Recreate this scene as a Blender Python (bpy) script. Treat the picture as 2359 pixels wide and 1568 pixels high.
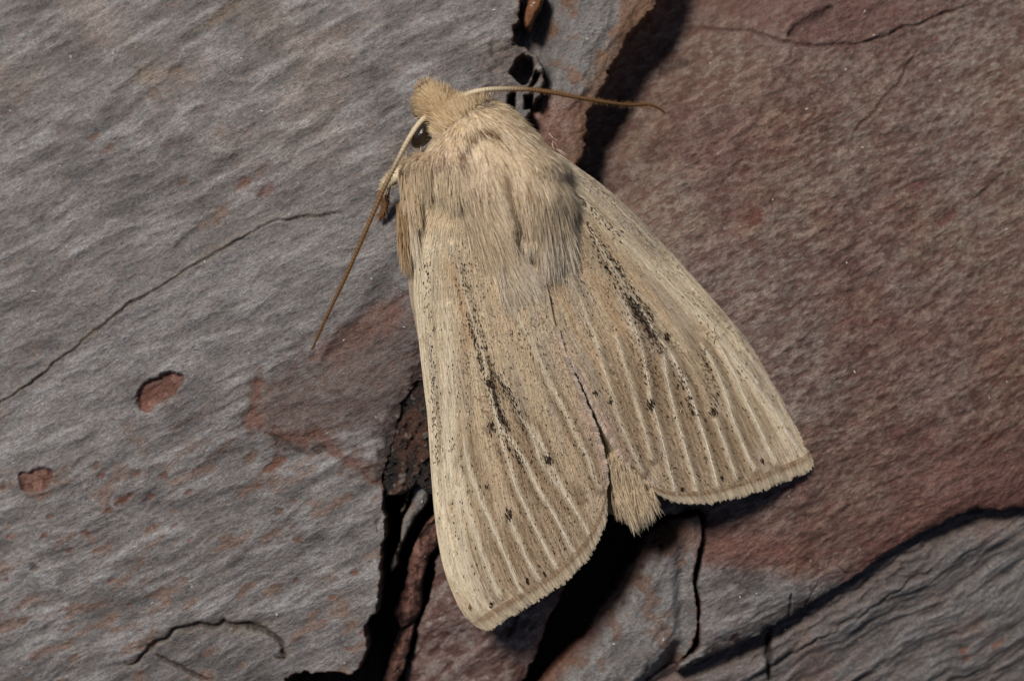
import bpy, math, random
import numpy as np

# ------------------------------------------------------------------ scene, camera, light
scene = bpy.context.scene
for o in list(bpy.data.objects):
    bpy.data.objects.remove(o)
col = scene.collection
scene.unit_settings.system = 'METRIC'
scene.unit_settings.scale_length = 0.0016          # one unit is about 1.6 mm: a macro subject

W, H, CAMZ = 23.58, 15.68, 60.0                     # field of view at z = 0, camera height
CX, CY = W / 2, -H / 2
cam_d = bpy.data.cameras.new('camera')
cam = bpy.data.objects.new('camera', cam_d)
col.objects.link(cam)
cam.location = (CX, CY, CAMZ)
cam.rotation_euler = (0, 0, 0)
cam_d.sensor_width = 36.0
cam_d.lens = 36.0 * CAMZ / W
cam_d.clip_start = 1.0
cam_d.clip_end = 500.0
cam_d.dof.use_dof = True
cam_d.dof.focus_distance = CAMZ - 1.35
cam_d.dof.aperture_fstop = 0.1
scene.camera = cam

SUN_EL, SUN_AZ = math.radians(57), math.atan2(0.78, -0.62)
sdir = np.array([math.cos(SUN_EL) * math.cos(SUN_AZ), math.cos(SUN_EL) * math.sin(SUN_AZ), math.sin(SUN_EL)])
world = bpy.data.worlds.new('World')
scene.world = world
world.use_nodes = True
nt = world.node_tree
bg = nt.nodes['Background']
sky = nt.nodes.new('ShaderNodeTexSky')
sky.sky_type = 'NISHITA'
sky.sun_disc = False
sky.sun_elevation = SUN_EL
sky.sun_rotation = math.pi / 2 - SUN_AZ
nt.links.new(sky.outputs[0], bg.inputs[0])
bg.inputs[1].default_value = 0.05
sun_d = bpy.data.lights.new('sun', 'SUN')
sun_d.energy = 5.0
sun_d.angle = math.radians(13)
sun_d.color = (1.0, 0.965, 0.915)
sun = bpy.data.objects.new('sun', sun_d)
col.objects.link(sun)
sun.location = (CX + sdir[0] * 80, CY + sdir[1] * 80, sdir[2] * 80)
from mathutils import Vector
sun.rotation_euler = Vector(-sdir).to_track_quat('-Z', 'Y').to_euler()
scene.view_settings.view_transform = 'Standard'
scene.view_settings.look = 'None'
scene.view_settings.gamma = 1.0
scene.view_settings.exposure = -0.56

rng = np.random.default_rng(11)

# ------------------------------------------------------------------ helpers
def P(px, py, z):
    """photo point (2358 x 1568) at height z -> world, allowing for the lens"""
    px = np.asarray(px, float); py = np.asarray(py, float); z = np.asarray(z, float)
    k = (CAMZ - z) / CAMZ
    x = CX + (px / 100.0 - CX) * k
    y = CY + (-py / 100.0 - CY) * k
    return np.stack([x, y, z + 0 * x], -1)

def crop(ox, oy, s):
    return lambda pts: [((ox + u / s) * .7842, (oy + v / s) * .7842) for u, v in pts]

def lin(r, g, b):
    c = np.array([r, g, b]) / 255.0
    return np.where(c <= 0.04045, c / 12.92, ((c + 0.055) / 1.055) ** 2.4)

def sstep(a, b, x):
    t = np.clip((x - a) / (b - a), 0, 1)
    return t * t * (3 - 2 * t)

def _hash(ix, iy, seed):
    h = (ix.astype(np.int64) * 374761393 + iy.astype(np.int64) * 668265263 + seed * 974711) & 0xffffffff
    h = ((h ^ (h >> 13)) * 1274126177) & 0xffffffff
    h = h ^ (h >> 16)
    return (h & 0xffff) / 65535.0

def vnoise(x, y, seed=0):
    x0 = np.floor(x); y0 = np.floor(y)
    fx = x - x0; fy = y - y0
    fx = fx * fx * fx * (fx * (fx * 6 - 15) + 10); fy = fy * fy * fy * (fy * (fy * 6 - 15) + 10)
    a = _hash(x0, y0, seed); b = _hash(x0 + 1, y0, seed)
    c = _hash(x0, y0 + 1, seed); d = _hash(x0 + 1, y0 + 1, seed)
    return (a * (1 - fx) + b * fx) * (1 - fy) + (c * (1 - fx) + d * fx) * fy

def fbm(x, y, oct=4, seed=0, gain=0.5):
    s = 0; a = 1; n = 0
    for i in range(oct):
        ca, sa = math.cos(i * 1.1), math.sin(i * 1.1)
        s = s + a * vnoise((x * ca - y * sa) + 17.3 * i, (x * sa + y * ca) - 9.1 * i, seed + i * 31)
        n += a; a *= gain; x = x * 2.03; y = y * 2.03
    return s / n

def rot(x, y, deg):
    a = math.radians(deg); c, s = math.cos(a), math.sin(a)
    return x * c + y * s, -x * s + y * c

def seg_dist(X, Y, pts, closed=False):
    """distance to a polyline and position (0..1) along it"""
    p = np.asarray(pts, float)[:, :2]
    best = np.full(X.shape, 1e9); arc = np.zeros(X.shape)
    n = len(p); m = n if closed else n - 1
    L = np.linalg.norm(np.diff(p, axis=0), axis=1); cum = np.concatenate([[0], np.cumsum(L)]); tot = max(cum[-1], 1e-6)
    for i in range(m):
        a = p[i]; b = p[(i + 1) % n]; d = b - a; l2 = max(d @ d, 1e-9)
        t = np.clip(((X - a[0]) * d[0] + (Y - a[1]) * d[1]) / l2, 0, 1)
        q = (X - a[0] - t * d[0]) ** 2 + (Y - a[1] - t * d[1]) ** 2
        k = q < best
        best = np.where(k, q, best)
        if not closed:
            arc = np.where(k, (cum[i] + t * L[i]) / tot, arc)
    return np.sqrt(best), arc

def poly_sdf(X, Y, pts):
    p = np.asarray(pts, float)[:, :2]
    d, _ = seg_dist(X, Y, p, True)
    ins = np.zeros(X.shape, bool)
    n = len(p)
    for i in range(n):
        x0, y0 = p[i]; x1, y1 = p[(i + 1) % n]
        c = ((y0 > Y) != (y1 > Y)) & (X < (x1 - x0) * (Y - y0) / ((y1 - y0) + 1e-12) + x0)
        ins ^= c
    return np.where(ins, -d, d)

def make_mesh(name, verts, faces, mat, parent=None, colors=None, uv=None, smooth=True):
    verts = np.asarray(verts, np.float32).reshape(-1, 3)
    me = bpy.data.meshes.new(name)
    faces = [np.asarray(f, np.int32) for f in faces if len(f)]
    nl = sum(f.size for f in faces); nf = sum(len(f) for f in faces)
    me.vertices.add(len(verts)); me.vertices.foreach_set('co', verts.ravel())
    me.loops.add(nl); me.polygons.add(nf)
    lv = np.concatenate([f.ravel() for f in faces])
    tot = np.concatenate([np.full(len(f), f.shape[1], np.int32) for f in faces])
    start = np.concatenate([[0], np.cumsum(tot)[:-1]]).astype(np.int32)
    me.loops.foreach_set('vertex_index', lv.astype(np.int32))
    me.polygons.foreach_set('loop_start', start)
    me.polygons.foreach_set('loop_total', tot)
    me.polygons.foreach_set('use_smooth', np.full(nf, smooth))
    me.update(calc_edges=True)
    if colors is not None:
        a = me.color_attributes.new('col', 'FLOAT_COLOR', 'POINT')
        c = np.ones((len(verts), 4), np.float32); c[:, :3] = colors
        a.data.foreach_set('color', c.ravel())
    if uv is not None:
        u = me.uv_layers.new(name='UVMap')
        u.data.foreach_set('uv', np.asarray(uv, np.float32)[lv].ravel())
    me.validate()
    me.materials.append(mat)
    o = bpy.data.objects.new(name, me)
    col.objects.link(o)
    if parent is not None:
        o.parent = parent
    return o

def grid_faces(nu, nv, keep=None, closed_v=False):
    i, j = np.meshgrid(np.arange(nu - 1), np.arange(nv if closed_v else nv - 1), indexing='ij')
    j2 = (j + 1) % nv
    f = np.stack([i * nv + j, (i + 1) * nv + j, (i + 1) * nv + j2, i * nv + j2], -1)
    if keep is not None:
        f = f[keep]
    return f.reshape(-1, 4)

# ------------------------------------------------------------------ materials
def new_mat(name):
    m = bpy.data.materials.new(name); m.use_nodes = True
    return m, m.node_tree, m.node_tree.nodes['Principled BSDF']

def noise_node(t, scale, detail=3, rough=.6, vec=None, stretch=None, rotz=0):
    n = t.nodes.new('ShaderNodeTexNoise')
    n.inputs['Scale'].default_value = scale; n.inputs['Detail'].default_value = detail
    n.inputs['Roughness'].default_value = rough
    if vec is not None:
        if stretch is not None:
            mp = t.nodes.new('ShaderNodeMapping'); mp.vector_type = 'TEXTURE'
            mp.inputs['Scale'].default_value = tuple(1 / k for k in stretch)
            mp.inputs['Rotation'].default_value = (0, 0, rotz)
            t.links.new(vec, mp.inputs['Vector']); vec = mp.outputs[0]
        t.links.new(vec, n.inputs['Vector'])
    return n

def ramp(t, src, stops):
    r = t.nodes.new('ShaderNodeValToRGB'); e = r.color_ramp.elements
    while len(e) < len(stops):
        e.new(.5)
    for k, (p, c) in enumerate(stops):
        e[k].position = p; e[k].color = (*c, 1) if len(c) == 3 else c
    t.links.new(src, r.inputs[0]); return r

def mixc(t, a, b, fac, mode='MIX'):
    m = t.nodes.new('ShaderNodeMix'); m.data_type = 'RGBA'; m.blend_type = mode
    for s, v in ((m.inputs[0], fac), (m.inputs[6], a), (m.inputs[7], b)):
        if hasattr(v, 'is_output'):
            t.links.new(v, s)
        elif isinstance(v, (int, float)):
            s.default_value = v
        else:
            s.default_value = (*v, 1)
    return m.outputs[2]

def bark_material(name, speck, bumps, rough=.7, spec=.35, warm=(.30, .13, .07)):
    m, t, b = new_mat(name)
    tc = t.nodes.new('ShaderNodeTexCoord')
    at = t.nodes.new('ShaderNodeAttribute'); at.attribute_name = 'col'
    fine = noise_node(t, 14, 3, .7, tc.outputs['Object'], (.55, 1.5, 1), math.radians(28))
    grain = noise_node(t, 26, 2, .75, tc.outputs['Object'])
    r1 = ramp(t, fine.outputs[0], [(.3, (1 - speck, 1 - speck * 1.1, 1 - speck * 1.15)), (.5, (1,) * 3), (.70, (1 + speck * .9,) * 3)])
    c = mixc(t, at.outputs['Color'], r1.outputs[0], 1.0, 'MULTIPLY')
    r2 = ramp(t, grain.outputs[0], [(.30, (.66,) * 3), (.5, (1,) * 3), (.66, (1.32,) * 3), (.76, (2.6,) * 3)])  # brightest stop paints small sparkle glints into the bark colour
    c = mixc(t, c, r2.outputs[0], .9, 'MULTIPLY')
    tint = noise_node(t, 9, 4, .65, tc.outputs['Object'], (.6, 1.7, 1), math.radians(28))
    r3 = ramp(t, tint.outputs[0], [(.56, (0,) * 3), (.70, (.30,) * 3)])
    c = mixc(t, c, warm, r3.outputs[0])
    t.links.new(c, b.inputs['Base Color'])
    b.inputs['Roughness'].default_value = rough
    b.inputs['Specular IOR Level'].default_value = spec
    add = t.nodes.new('ShaderNodeMath'); add.operation = 'MULTIPLY_ADD'
    t.links.new(fine.outputs[0], add.inputs[0]); add.inputs[1].default_value = 1.6
    t.links.new(grain.outputs[0], add.inputs[2])
    bp = t.nodes.new('ShaderNodeBump'); bp.inputs['Strength'].default_value = .9
    bp.inputs['Distance'].default_value = bumps
    t.links.new(add.outputs[0], bp.inputs['Height']); t.links.new(bp.outputs[0], b.inputs['Normal'])
    rr = ramp(t, grain.outputs[0], [(.35, (rough + .15,) * 3), (.75, (max(rough - .25, .2),) * 3)])
    t.links.new(rr.outputs[0], b.inputs['Roughness'])
    return m

M_GREY = bark_material('grey_bark', .44, .024, .68, .4)
M_RED = bark_material('reddish_bark', .44, .026, .66, .4, (.22, .085, .06))
M_DARK = bark_material('wet_dark_bark', .35, .07, .42, .6, (.16, .06, .03))

def attr_material(name, rough, spec=.3, sheen=0.0):
    m, t, b = new_mat(name)
    at = t.nodes.new('ShaderNodeAttribute'); at.attribute_name = 'col'
    tc = t.nodes.new('ShaderNodeTexCoord')
    n = noise_node(t, 22, 2, .6, tc.outputs['Object'])
    r = ramp(t, n.outputs[0], [(.3, (.86,) * 3), (.7, (1.12,) * 3)])
    c = mixc(t, at.outputs['Color'], r.outputs[0], 1.0, 'MULTIPLY')
    t.links.new(c, b.inputs['Base Color'])
    b.inputs['Roughness'].default_value = rough
    b.inputs['Specular IOR Level'].default_value = spec
    if sheen:
        b.inputs['Sheen Weight'].default_value = sheen
    return m

def hair_material():
    m = attr_material('moth_hair', .6, .12)
    t = m.node_tree; b = t.nodes['Principled BSDF']; out = t.nodes['Material Output']
    tr = t.nodes.new('ShaderNodeBsdfTranslucent'); mx = t.nodes.new('ShaderNodeMixShader'); mx.inputs[0].default_value = .34
    t.links.new(b.inputs['Base Color'].links[0].from_socket, tr.inputs['Color'])
    t.links.new(b.outputs[0], mx.inputs[1]); t.links.new(tr.outputs[0], mx.inputs[2]); t.links.new(mx.outputs[0], out.inputs['Surface'])
    return m
M_HAIR = hair_material()
M_CHITIN = attr_material('antenna_chitin', .5, .3)
M_SCALE = attr_material('wing_scale_flakes', .75, .06)

def wing_material():
    m, t, b = new_mat('wing_membrane_scales')
    at = t.nodes.new('ShaderNodeAttribute'); at.attribute_name = 'col'
    uv = t.nodes.new('ShaderNodeUVMap')
    streak = noise_node(t, 5, 4, .6, uv.outputs[0], (.45, 4.2, 1))
    broad = noise_node(t, 5, 3, .6, uv.outputs[0], (.16, 1.5, 1))
    stip = noise_node(t, 16, 2, .7, uv.outputs[0], (1.0, 2.0, 1))
    r1 = ramp(t, streak.outputs[0], [(.30, (.60, .53, .46)), (.48, (.97, .95, .93)), (.72, (1.20, 1.18, 1.15))])
    c = mixc(t, at.outputs['Color'], r1.outputs[0], 1.0, 'MULTIPLY')
    r0 = ramp(t, broad.outputs[0], [(.34, (.81, .74, .66)), (.5, (1, 1, 1)), (.68, (1.10, 1.06, 1.0))])
    c = mixc(t, c, r0.outputs[0], 1.0, 'MULTIPLY')
    r2 = ramp(t, stip.outputs[0], [(.28, (.52, .46, .42)), (.42, (1, 1, 1)), (.75, (1.12, 1.10, 1.08))])
    c = mixc(t, c, r2.outputs[0], .85, 'MULTIPLY')
    t.links.new(c, b.inputs['Base Color'])
    b.inputs['Roughness'].default_value = .6
    b.inputs['Specular IOR Level'].default_value = .28
    bp = t.nodes.new('ShaderNodeBump'); bp.inputs['Strength'].default_value = .7; bp.inputs['Distance'].default_value = .02
    add = t.nodes.new('ShaderNodeMath'); add.operation = 'MULTIPLY_ADD'
    t.links.new(streak.outputs[0], add.inputs[0]); add.inputs[1].default_value = 1.5
    t.links.new(stip.outputs[0], add.inputs[2])
    t.links.new(add.outputs[0], bp.inputs['Height']); t.links.new(bp.outputs[0], b.inputs['Normal'])
    return m
M_WING = wing_material()

def eye_material():
    m, t, b = new_mat('compound_eye')
    tc = t.nodes.new('ShaderNodeTexCoord')
    v = t.nodes.new('ShaderNodeTexVoronoi'); v.inputs['Scale'].default_value = 30
    t.links.new(tc.outputs['Object'], v.inputs['Vector'])
    r = ramp(t, v.outputs['Distance'], [(0, (.012, .007, .005)), (1, (.03, .016, .01))])
    t.links.new(r.outputs[0], b.inputs['Base Color'])
    b.inputs['Roughness'].default_value = .22
    bp = t.nodes.new('ShaderNodeBump'); bp.inputs['Distance'].default_value = .01; bp.inputs['Strength'].default_value = .4
    t.links.new(v.outputs['Distance'], bp.inputs['Height']); t.links.new(bp.outputs[0], b.inputs['Normal'])
    return m
M_EYE = eye_material()

# ------------------------------------------------------------------ the trunk: bark plates
def curve(X, Y):
    dx = X - 11.8; dy = Y + 7.6
    return -0.0165 * dy * dy - 0.0070 * dx * dx

STEP = 0.028
def axis(lo, hi, ext):
    core = np.arange(lo, hi + STEP, STEP)
    out = []; s = STEP; v = 0
    while v < ext:
        s *= 1.10; v += s; out.append(v)
    out = np.array(out)
    return np.concatenate([lo - out[::-1], core, core[-1] + out])
XS = axis(-0.25, W + .25, 26.0)
YS = axis(-H - .25, .25, 26.0)

def xy(pts, z=0.1):
    p = np.array(pts, float)
    return P(p[:, 0], p[:, 1], z)[:, :2]

trunk = bpy.data.objects.new('tree_trunk', None)
col.objects.link(trunk)
trunk['label'] = 'flaking grey and reddish tree bark the pale moth rests on'
trunk['category'] = 'tree bark'

z1 = crop(0, 0, 2.358); z2 = crop(0, 665, 1.8146); z3 = crop(0, 1300, 1.8146)
z4 = crop(1000, 1200, 1.96); z5 = crop(1600, 1400, 1.6754); z7 = crop(1400, 0, 3.136); z8 = crop(2000, 0, 2.24)

GREY = np.array([.262, .240, .226]); GREY_L = np.array([.375, .357, .345]); GREY_D = np.array([.165, .150, .142])
BROWN = np.array([.20, .125, .085]); RUST = np.array([.22, .085, .05]); PINK = np.array([.33, .225, .19])
MAROON = np.array([.17, .065, .05]); TAN = np.array([.33, .25, .18]); BLACK = np.array([.018, .012, .010])

def mix(a, b, f):
    f = np.clip(np.asarray(f), 0, 1)[..., None]
    return a * (1 - f) + b * f

def cdist(X, Y, pts, k=4):
    """distance to a polyline, worked out on a coarse grid and interpolated"""
    xs, ys = X[:, 0], Y[0]
    xc = np.unique(np.append(xs[::k], xs[-1])); yc = np.unique(np.append(ys[::k], ys[-1]))
    A, B = np.meshgrid(xc, yc, indexing='ij')
    d, _ = seg_dist(A, B, xy(pts))
    tmp = np.stack([np.interp(ys, yc, r) for r in d])
    ii = np.interp(xs, xc, np.arange(len(xc))); i0 = np.minimum(ii.astype(int), len(xc) - 2); f = (ii - i0)[:, None]
    return tmp[i0] * (1 - f) + tmp[i0 + 1] * f

DUST = []
def plate(name, pts, top, bottom, colour, relief, mat, label=None, jag=.07, rim=None, rimw=.10, wall=.07, zc=.1):
    """one bark plate: a relief sheet whose broken edge drops to the layer below"""
    poly = xy(pts, zc)
    lo = poly.min(0) - .5; hi = poly.max(0) + .5
    xs = XS[(XS >= lo[0]) & (XS <= hi[0])]; ys = YS[(YS >= lo[1]) & (YS <= hi[1])]
    k = 3
    xc = np.concatenate([xs[::k], xs[-1:]]) if (len(xs) - 1) % k else xs[::k]
    yc = np.concatenate([ys[::k], ys[-1:]]) if (len(ys) - 1) % k else ys[::k]
    Xc, Yc = np.meshgrid(xc, yc, indexing='ij')
    sc = poly_sdf(Xc, Yc, poly)
    # bilinear upsample
    tmp = np.stack([np.interp(ys, yc, r) for r in sc])
    ii = np.interp(xs, xc, np.arange(len(xc))); i0 = np.minimum(ii.astype(int), len(xc) - 2); f = (ii - i0)[:, None]
    sd = tmp[i0] * (1 - f) + tmp[i0 + 1] * f
    X, Y = np.meshgrid(xs, ys, indexing='ij')
    band = np.clip(1.5 - np.abs(sd), 0, 1)
    sd = sd + band * jag * ((fbm(X * 2.2, Y * 2.2, 3, 5) - .5) * 2.2 + (fbm(X * 7, Y * 7, 3, 9, .65) - .5) * 1.8)
    tz, cc = relief(X, Y, sd)
    if colour is not None:
        cc = colour(X, Y, sd, cc)
    if rim is not None:
        rw = rimw * (.35 + 1.3 * fbm(X * 1.7, Y * 1.7, 3, 77))
        cc = mix(cc, rim, sstep(-rw * 1.6, -rw * .35, sd) * .9)
    z = top + tz + curve(X, Y)
    e = sstep(wall, -wall * .35, sd)
    zb = bottom + curve(X, Y)
    z = zb * (1 - e) + z * e
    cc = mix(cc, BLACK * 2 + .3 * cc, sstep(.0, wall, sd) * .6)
    keepv = sd < wall * 1.8
    kq = keepv[:-1, :-1] | keepv[1:, :-1] | keepv[:-1, 1:] | keepv[1:, 1:]
    nx, ny = X.shape
    F = grid_faces(nx, ny, kq)[:, :]
    used = np.zeros(nx * ny, bool); used[F.ravel()] = True
    idx = np.cumsum(used) - 1
    V = np.stack([X, Y, z], -1).reshape(-1, 3)[used]
    C = cc.reshape(-1, 3)[used]
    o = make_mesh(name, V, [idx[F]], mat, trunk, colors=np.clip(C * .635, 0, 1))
    inside = (sd < -.1).reshape(-1)[used] & (V[:, 0] > 0) & (V[:, 0] < W) & (V[:, 1] < 0) & (V[:, 1] > -H)
    k = np.where(inside)[0]
    if len(k):
        m = max(int(len(k) * STEP * STEP * .8), 2); DUST.append(V[rng.choice(k, m)])
    if label:
        o['label'] = label
    return o

def groove(X, Y, pts, width, depth, z, c, ccol, wob=.05, taper=True, zc=.1, dark=.85):
    p = xy(pts, zc)
    lo = p.min(0) - .6; hi = p.max(0) + .6
    i = np.where((X[:, 0] >= lo[0]) & (X[:, 0] <= hi[0]))[0]; j = np.where((Y[0] >= lo[1]) & (Y[0] <= hi[1]))[0]
    if not len(i) or not len(j):
        return
    s = np.s_[i[0]:i[-1] + 1, j[0]:j[-1] + 1]
    x, y = X[s], Y[s]
    xw = x + wob * (fbm(x * 3, y * 3, 3, 21) - .5) * 2; yw = y + wob * (fbm(x * 3, y * 3, 3, 22) - .5) * 2
    d, t = seg_dist(xw, yw, p)
    w = width * (.6 + .8 * vnoise(t * 14, t * 0, 3))
    if taper:
        w = w * np.clip(np.minimum(t, 1 - t) * 10 + .25, 0, 1)
    g = np.exp(-(d / w) ** 2)
    z[s] -= depth * g
    c[s] = mix(c[s], ccol, np.exp(-(d / (w * 1.05)) ** 2) * dark)

def spot(X, Y, pts, depth, z, c, ccol, soft=.05, jag=.06, amount=1.0, zc=.1):
    p = xy(pts, zc)
    lo = p.min(0) - .5; hi = p.max(0) + .5
    i = np.where((X[:, 0] >= lo[0]) & (X[:, 0] <= hi[0]))[0]; j = np.where((Y[0] >= lo[1]) & (Y[0] <= hi[1]))[0]
    if not len(i) or not len(j):
        return
    s = np.s_[i[0]:i[-1] + 1, j[0]:j[-1] + 1]
    x, y = X[s], Y[s]
    d = poly_sdf(x, y, p) + jag * (fbm(x * 5, y * 5, 3, 41) - .5) * 2
    m = sstep(soft, -soft, d)
    z[s] -= depth * m
    f = m * amount * (.7 + .6 * fbm(x * 6, y * 6, 2, 55))
    c[s] = mix(c[s], ccol, f)

def blob(cx, cy, rx, ry, ang, n=10, seed=1):
    r = random.Random(seed * 7 + int(cx))
    out = []
    for k in range(n):
        a = 2 * math.pi * k / n; q = r.uniform(.75, 1.2)
        x, y = rx * q * math.cos(a), ry * q * math.sin(a)
        ca, sa = math.cos(math.radians(-ang)), math.sin(math.radians(-ang))
        out.append((cx + x * ca - y * sa, cy + x * sa + y * ca))
    return out

def grain_relief(X, Y, ang, amp, along=.9, across=3.4, seed=0, warp=.22):
    wx = X + warp * (fbm(X * .5, Y * .5, 3, seed + 3) - .5) * 2
    wy = Y + warp * (fbm(X * .5, Y * .5, 3, seed + 4) - .5) * 2
    a, b = rot(wx, wy, ang)
    n1 = fbm(a * along, b * across, 4, seed, .52)
    n2 = fbm(a * along * 2.0, b * across * 2.3, 3, seed + 50, .55)
    n3 = fbm(X * .45, Y * .45, 3, seed + 90)
    n4 = fbm(X * 7, Y * 7, 2, seed + 130)
    z = amp * ((n1 - .5) * 1.7 + (n2 - .5) * 1.1 + (n4 - .5) * .25) + .42 * (n3 - .5)
    return z, n1, n2, n3

# --- big grey plate (left)
L_EDGE = [(1203, -100), (1200, 0), (1199, 47), (1186, 57), (1184, 82), (1175, 104), (1215, 106), (1238, 128), (1252, 165),
          (1247, 215), (1225, 250), (1200, 300), (1150, 450), (1100, 600), (1060, 750), (1010, 830), (985, 865), (955, 890),
          (930, 930), (915, 985), (895, 1050), (886, 1110), (884, 1165), (892, 1221), (880, 1253), (874, 1301), (876, 1373),
          (870, 1409), (836, 1449), (844, 1481), (836, 1517), (808, 1557), (740, 1560), (690, 1556), (650, 1571), (610, 1700),
          (560, 2600), (560, 4200)]
CR1 = [(-200, 1060), (0, 925), (90, 860), (150, 810), (240, 745), (340, 675), (440, 615), (510, 575), (580, 535), (640, 512),
       (700, 500), (745, 496), (800, 490)]
CR2 = z3([(640, 1225), (690, 1190), (760, 1110), (900, 1030), (1050, 990), (1130, 1000), (1180, 965), (1250, 975), (1340, 1000),
          (1430, 1030), (1490, 1090), (1500, 1180), (1440, 1175)])
CR3 = z3([(790, 1150), (900, 1210), (1000, 1260), (1080, 1300)])
PIT_A = z2([(720, 900), (740, 850), (800, 815), (860, 790), (910, 775), (975, 798), (960, 860), (920, 905), (870, 935),
            (820, 950), (800, 985), (740, 985), (720, 935)])
PIT_B = z3([(75, 180), (150, 150), (255, 145), (260, 190), (235, 240), (170, 275), (85, 262)])

def left_relief(X, Y, sd):
    a = np.where(Y > -8, 1, 1)
    z, n1, n2, n3 = grain_relief(X, Y, 26, .058, 1.0, 3.4, 100)
    g = np.clip((n1 - .5) * 2.2 + (n2 - .5) * 1.2, -1, 1)
    c = mix(GREY, GREY_L * 1.22, g * 1.15)
    c = mix(c, GREY_D * .82, -g * 1.15)
    c = c * np.array([1.0, .985, .985])
    w = fbm(X * .55 + 3, Y * .55, 4, 300)
    c = mix(c, c * np.array([1.07, .98, .91]), sstep(.45, .7, w) * sstep(-6, -1, Y + .2 * X * .3))
    aa, bb = rot(X, Y, 27)
    sp = fbm(aa * 1.6, bb * 3.4, 3, 320)
    lowleft = sstep(-8.5, -12, Y)
    c = mix(c, np.array([.27, .15, .10]), sstep(.60, .74, sp) * (.14 + .50 * lowleft))
    # relief lighting painted in: brighter below the long crack, darker above
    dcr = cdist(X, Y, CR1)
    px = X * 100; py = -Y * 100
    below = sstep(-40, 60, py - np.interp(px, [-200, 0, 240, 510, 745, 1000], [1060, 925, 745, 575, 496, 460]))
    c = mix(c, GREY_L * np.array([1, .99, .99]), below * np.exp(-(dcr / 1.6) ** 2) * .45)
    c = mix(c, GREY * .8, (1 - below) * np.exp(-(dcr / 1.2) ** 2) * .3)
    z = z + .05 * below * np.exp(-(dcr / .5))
    # brownish worn patch beside the wing
    spot(X, Y, [(600, 880), (720, 820), (850, 720), (970, 680), (1000, 900), (920, 1000), (760, 990), (640, 1000), (590, 990)],
         .03, z, c, np.array([.165, .112, .094]), .40, .5, .85)
    for pts, wd, cl, am in (([(592, 850), (598, 900), (590, 950), (588, 1000)], .20, RUST, .75),
                            ([(600, 1005), (680, 1005), (760, 1015), (830, 1070), (890, 1120)], .17, RUST * .8, .8),
                            ([(620, 1012), (700, 1030), (760, 1030)], .08, BLACK * 2.5, .75),
                            ([(720, 830), (830, 760), (950, 690)], .26, RUST * 1.1, .5)):
        groove(X, Y, pts, wd, .05, z, c, cl, .26, True, dark=am)
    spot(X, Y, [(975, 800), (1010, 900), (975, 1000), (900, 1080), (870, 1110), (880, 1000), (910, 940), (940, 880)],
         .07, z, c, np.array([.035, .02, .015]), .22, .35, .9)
    # cracks
    groove(X, Y, [(x + 3, y - 8) for x, y in CR1], .09, -.05, z, c, np.array([.30, .26, .215]), .08, dark=.5)
    groove(X, Y, CR1, .027, .075, z, c, np.array([.13, .095, .068]), .07)
    groove(X, Y, CR2, .15, .03, z, c, np.array([.27, .22, .16]), .15, dark=.5)
    groove(X, Y, CR2, .05, .15, z, c, np.array([.05, .036, .026]), .10)
    groove(X, Y, CR3, .04, .12, z, c, np.array([.06, .04, .03]), .06)
    groove(X, Y, z2([(930, 110), (1000, 50), (1060, 0)]), .05, .05, z, c, GREY_D * .7, .05)
    groove(X, Y, z3([(2010, 480), (2005, 420), (2030, 390)]), .02, .03, z, c, BROWN * .4, .03)
    # rust coloured pits
    for p, d in ((PIT_A, .13), (PIT_B, .10)):
        spot(X, Y, p, d * 1.3, z, c, np.array([.19, .080, .056]), .045, .07, 1.0)
        cc0 = c.copy(); spot(X, Y, p, 0, z, cc0, np.array([.34, .17, .125]), .045, .07, 1.0)
        m_ = sstep(.5, .68, fbm(X * 5.5, Y * 5.5, 3, 402)); c[:] = mix(c, cc0, m_)
    R = random.Random(4)
    for u, v, rx, ry, cl in ((640, 310, 22, 8, RUST), (850, 180, 14, 6, RUST), (430, 488, 12, 8, RUST), (200, 510, 10, 7, RUST),
                             (1335, 80, 20, 10, BROWN), (1475, 110, 30, 14, RUST * .9), (800, 452, 6, 6, RUST),
                             (150, 680, 7, 7, BROWN * .5), (1495, 360, 12, 8, BROWN), (340, 590, 12, 6, RUST), (500, 130, 12, 8, BROWN),
                             (1050, 140, 12, 5, RUST), (560, 360, 9, 6, RUST), (1760, 830, 10, 5, RUST), (1560, 450, 16, 6, BROWN),
                             (80, 980, 10, 6, BROWN), (720, 170, 9, 5, RUST), (915, 265, 9, 4, RUST)):
        q = z3([(u, v)])[0]
        spot(X, Y, blob(q[0], q[1], rx, ry, 28), .04, z, c, cl, .05, .09, .85)
    for u, v, rx, ry, cl in ((620, 940, 16, 9, RUST), (720, 1030, 16, 9, RUST * .8), (1250, 1250, 10, 8, BROWN), (1855, 1330, 26, 16, MAROON * 1.1),
                             (1830, 1170, 30, 12, PINK * .7), (1500, 1500, 40, 14, BROWN * 1.2), (1670, 1270, 22, 10, RUST), (460, 415, 18, 15, GREY_D * 1.25),
                             (1040, 640, 14, 9, BROWN), (1190, 480, 18, 10, BROWN * 1.3), (1000, 500, 40, 18, TAN), (1500, 80, 60, 16, TAN * .8)):
        q = z1([(u, v)])[0]
        spot(X, Y, blob(q[0], q[1], rx, ry, 30), .03, z, c, cl, .08, .12, .7)
    for k in range(30):
        q = (R.uniform(-50, 900), R.uniform(1050, 1520))
        s = R.uniform(2.5, 6)
        spot(X, Y, blob(q[0], q[1], s * 2.0, s, 28, seed=k), .03, z, c, RUST * R.uniform(.8, 1.3), .04, .06, .75)
    # holes by the broken upper edge
    spot(X, Y, z7([(310, 660), (350, 590), (370, 530), (430, 505), (500, 530), (525, 590), (500, 680), (490, 740), (430, 765), (370, 730)]), 1.3, z, c, BLACK, .045, .05, 1)
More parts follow.
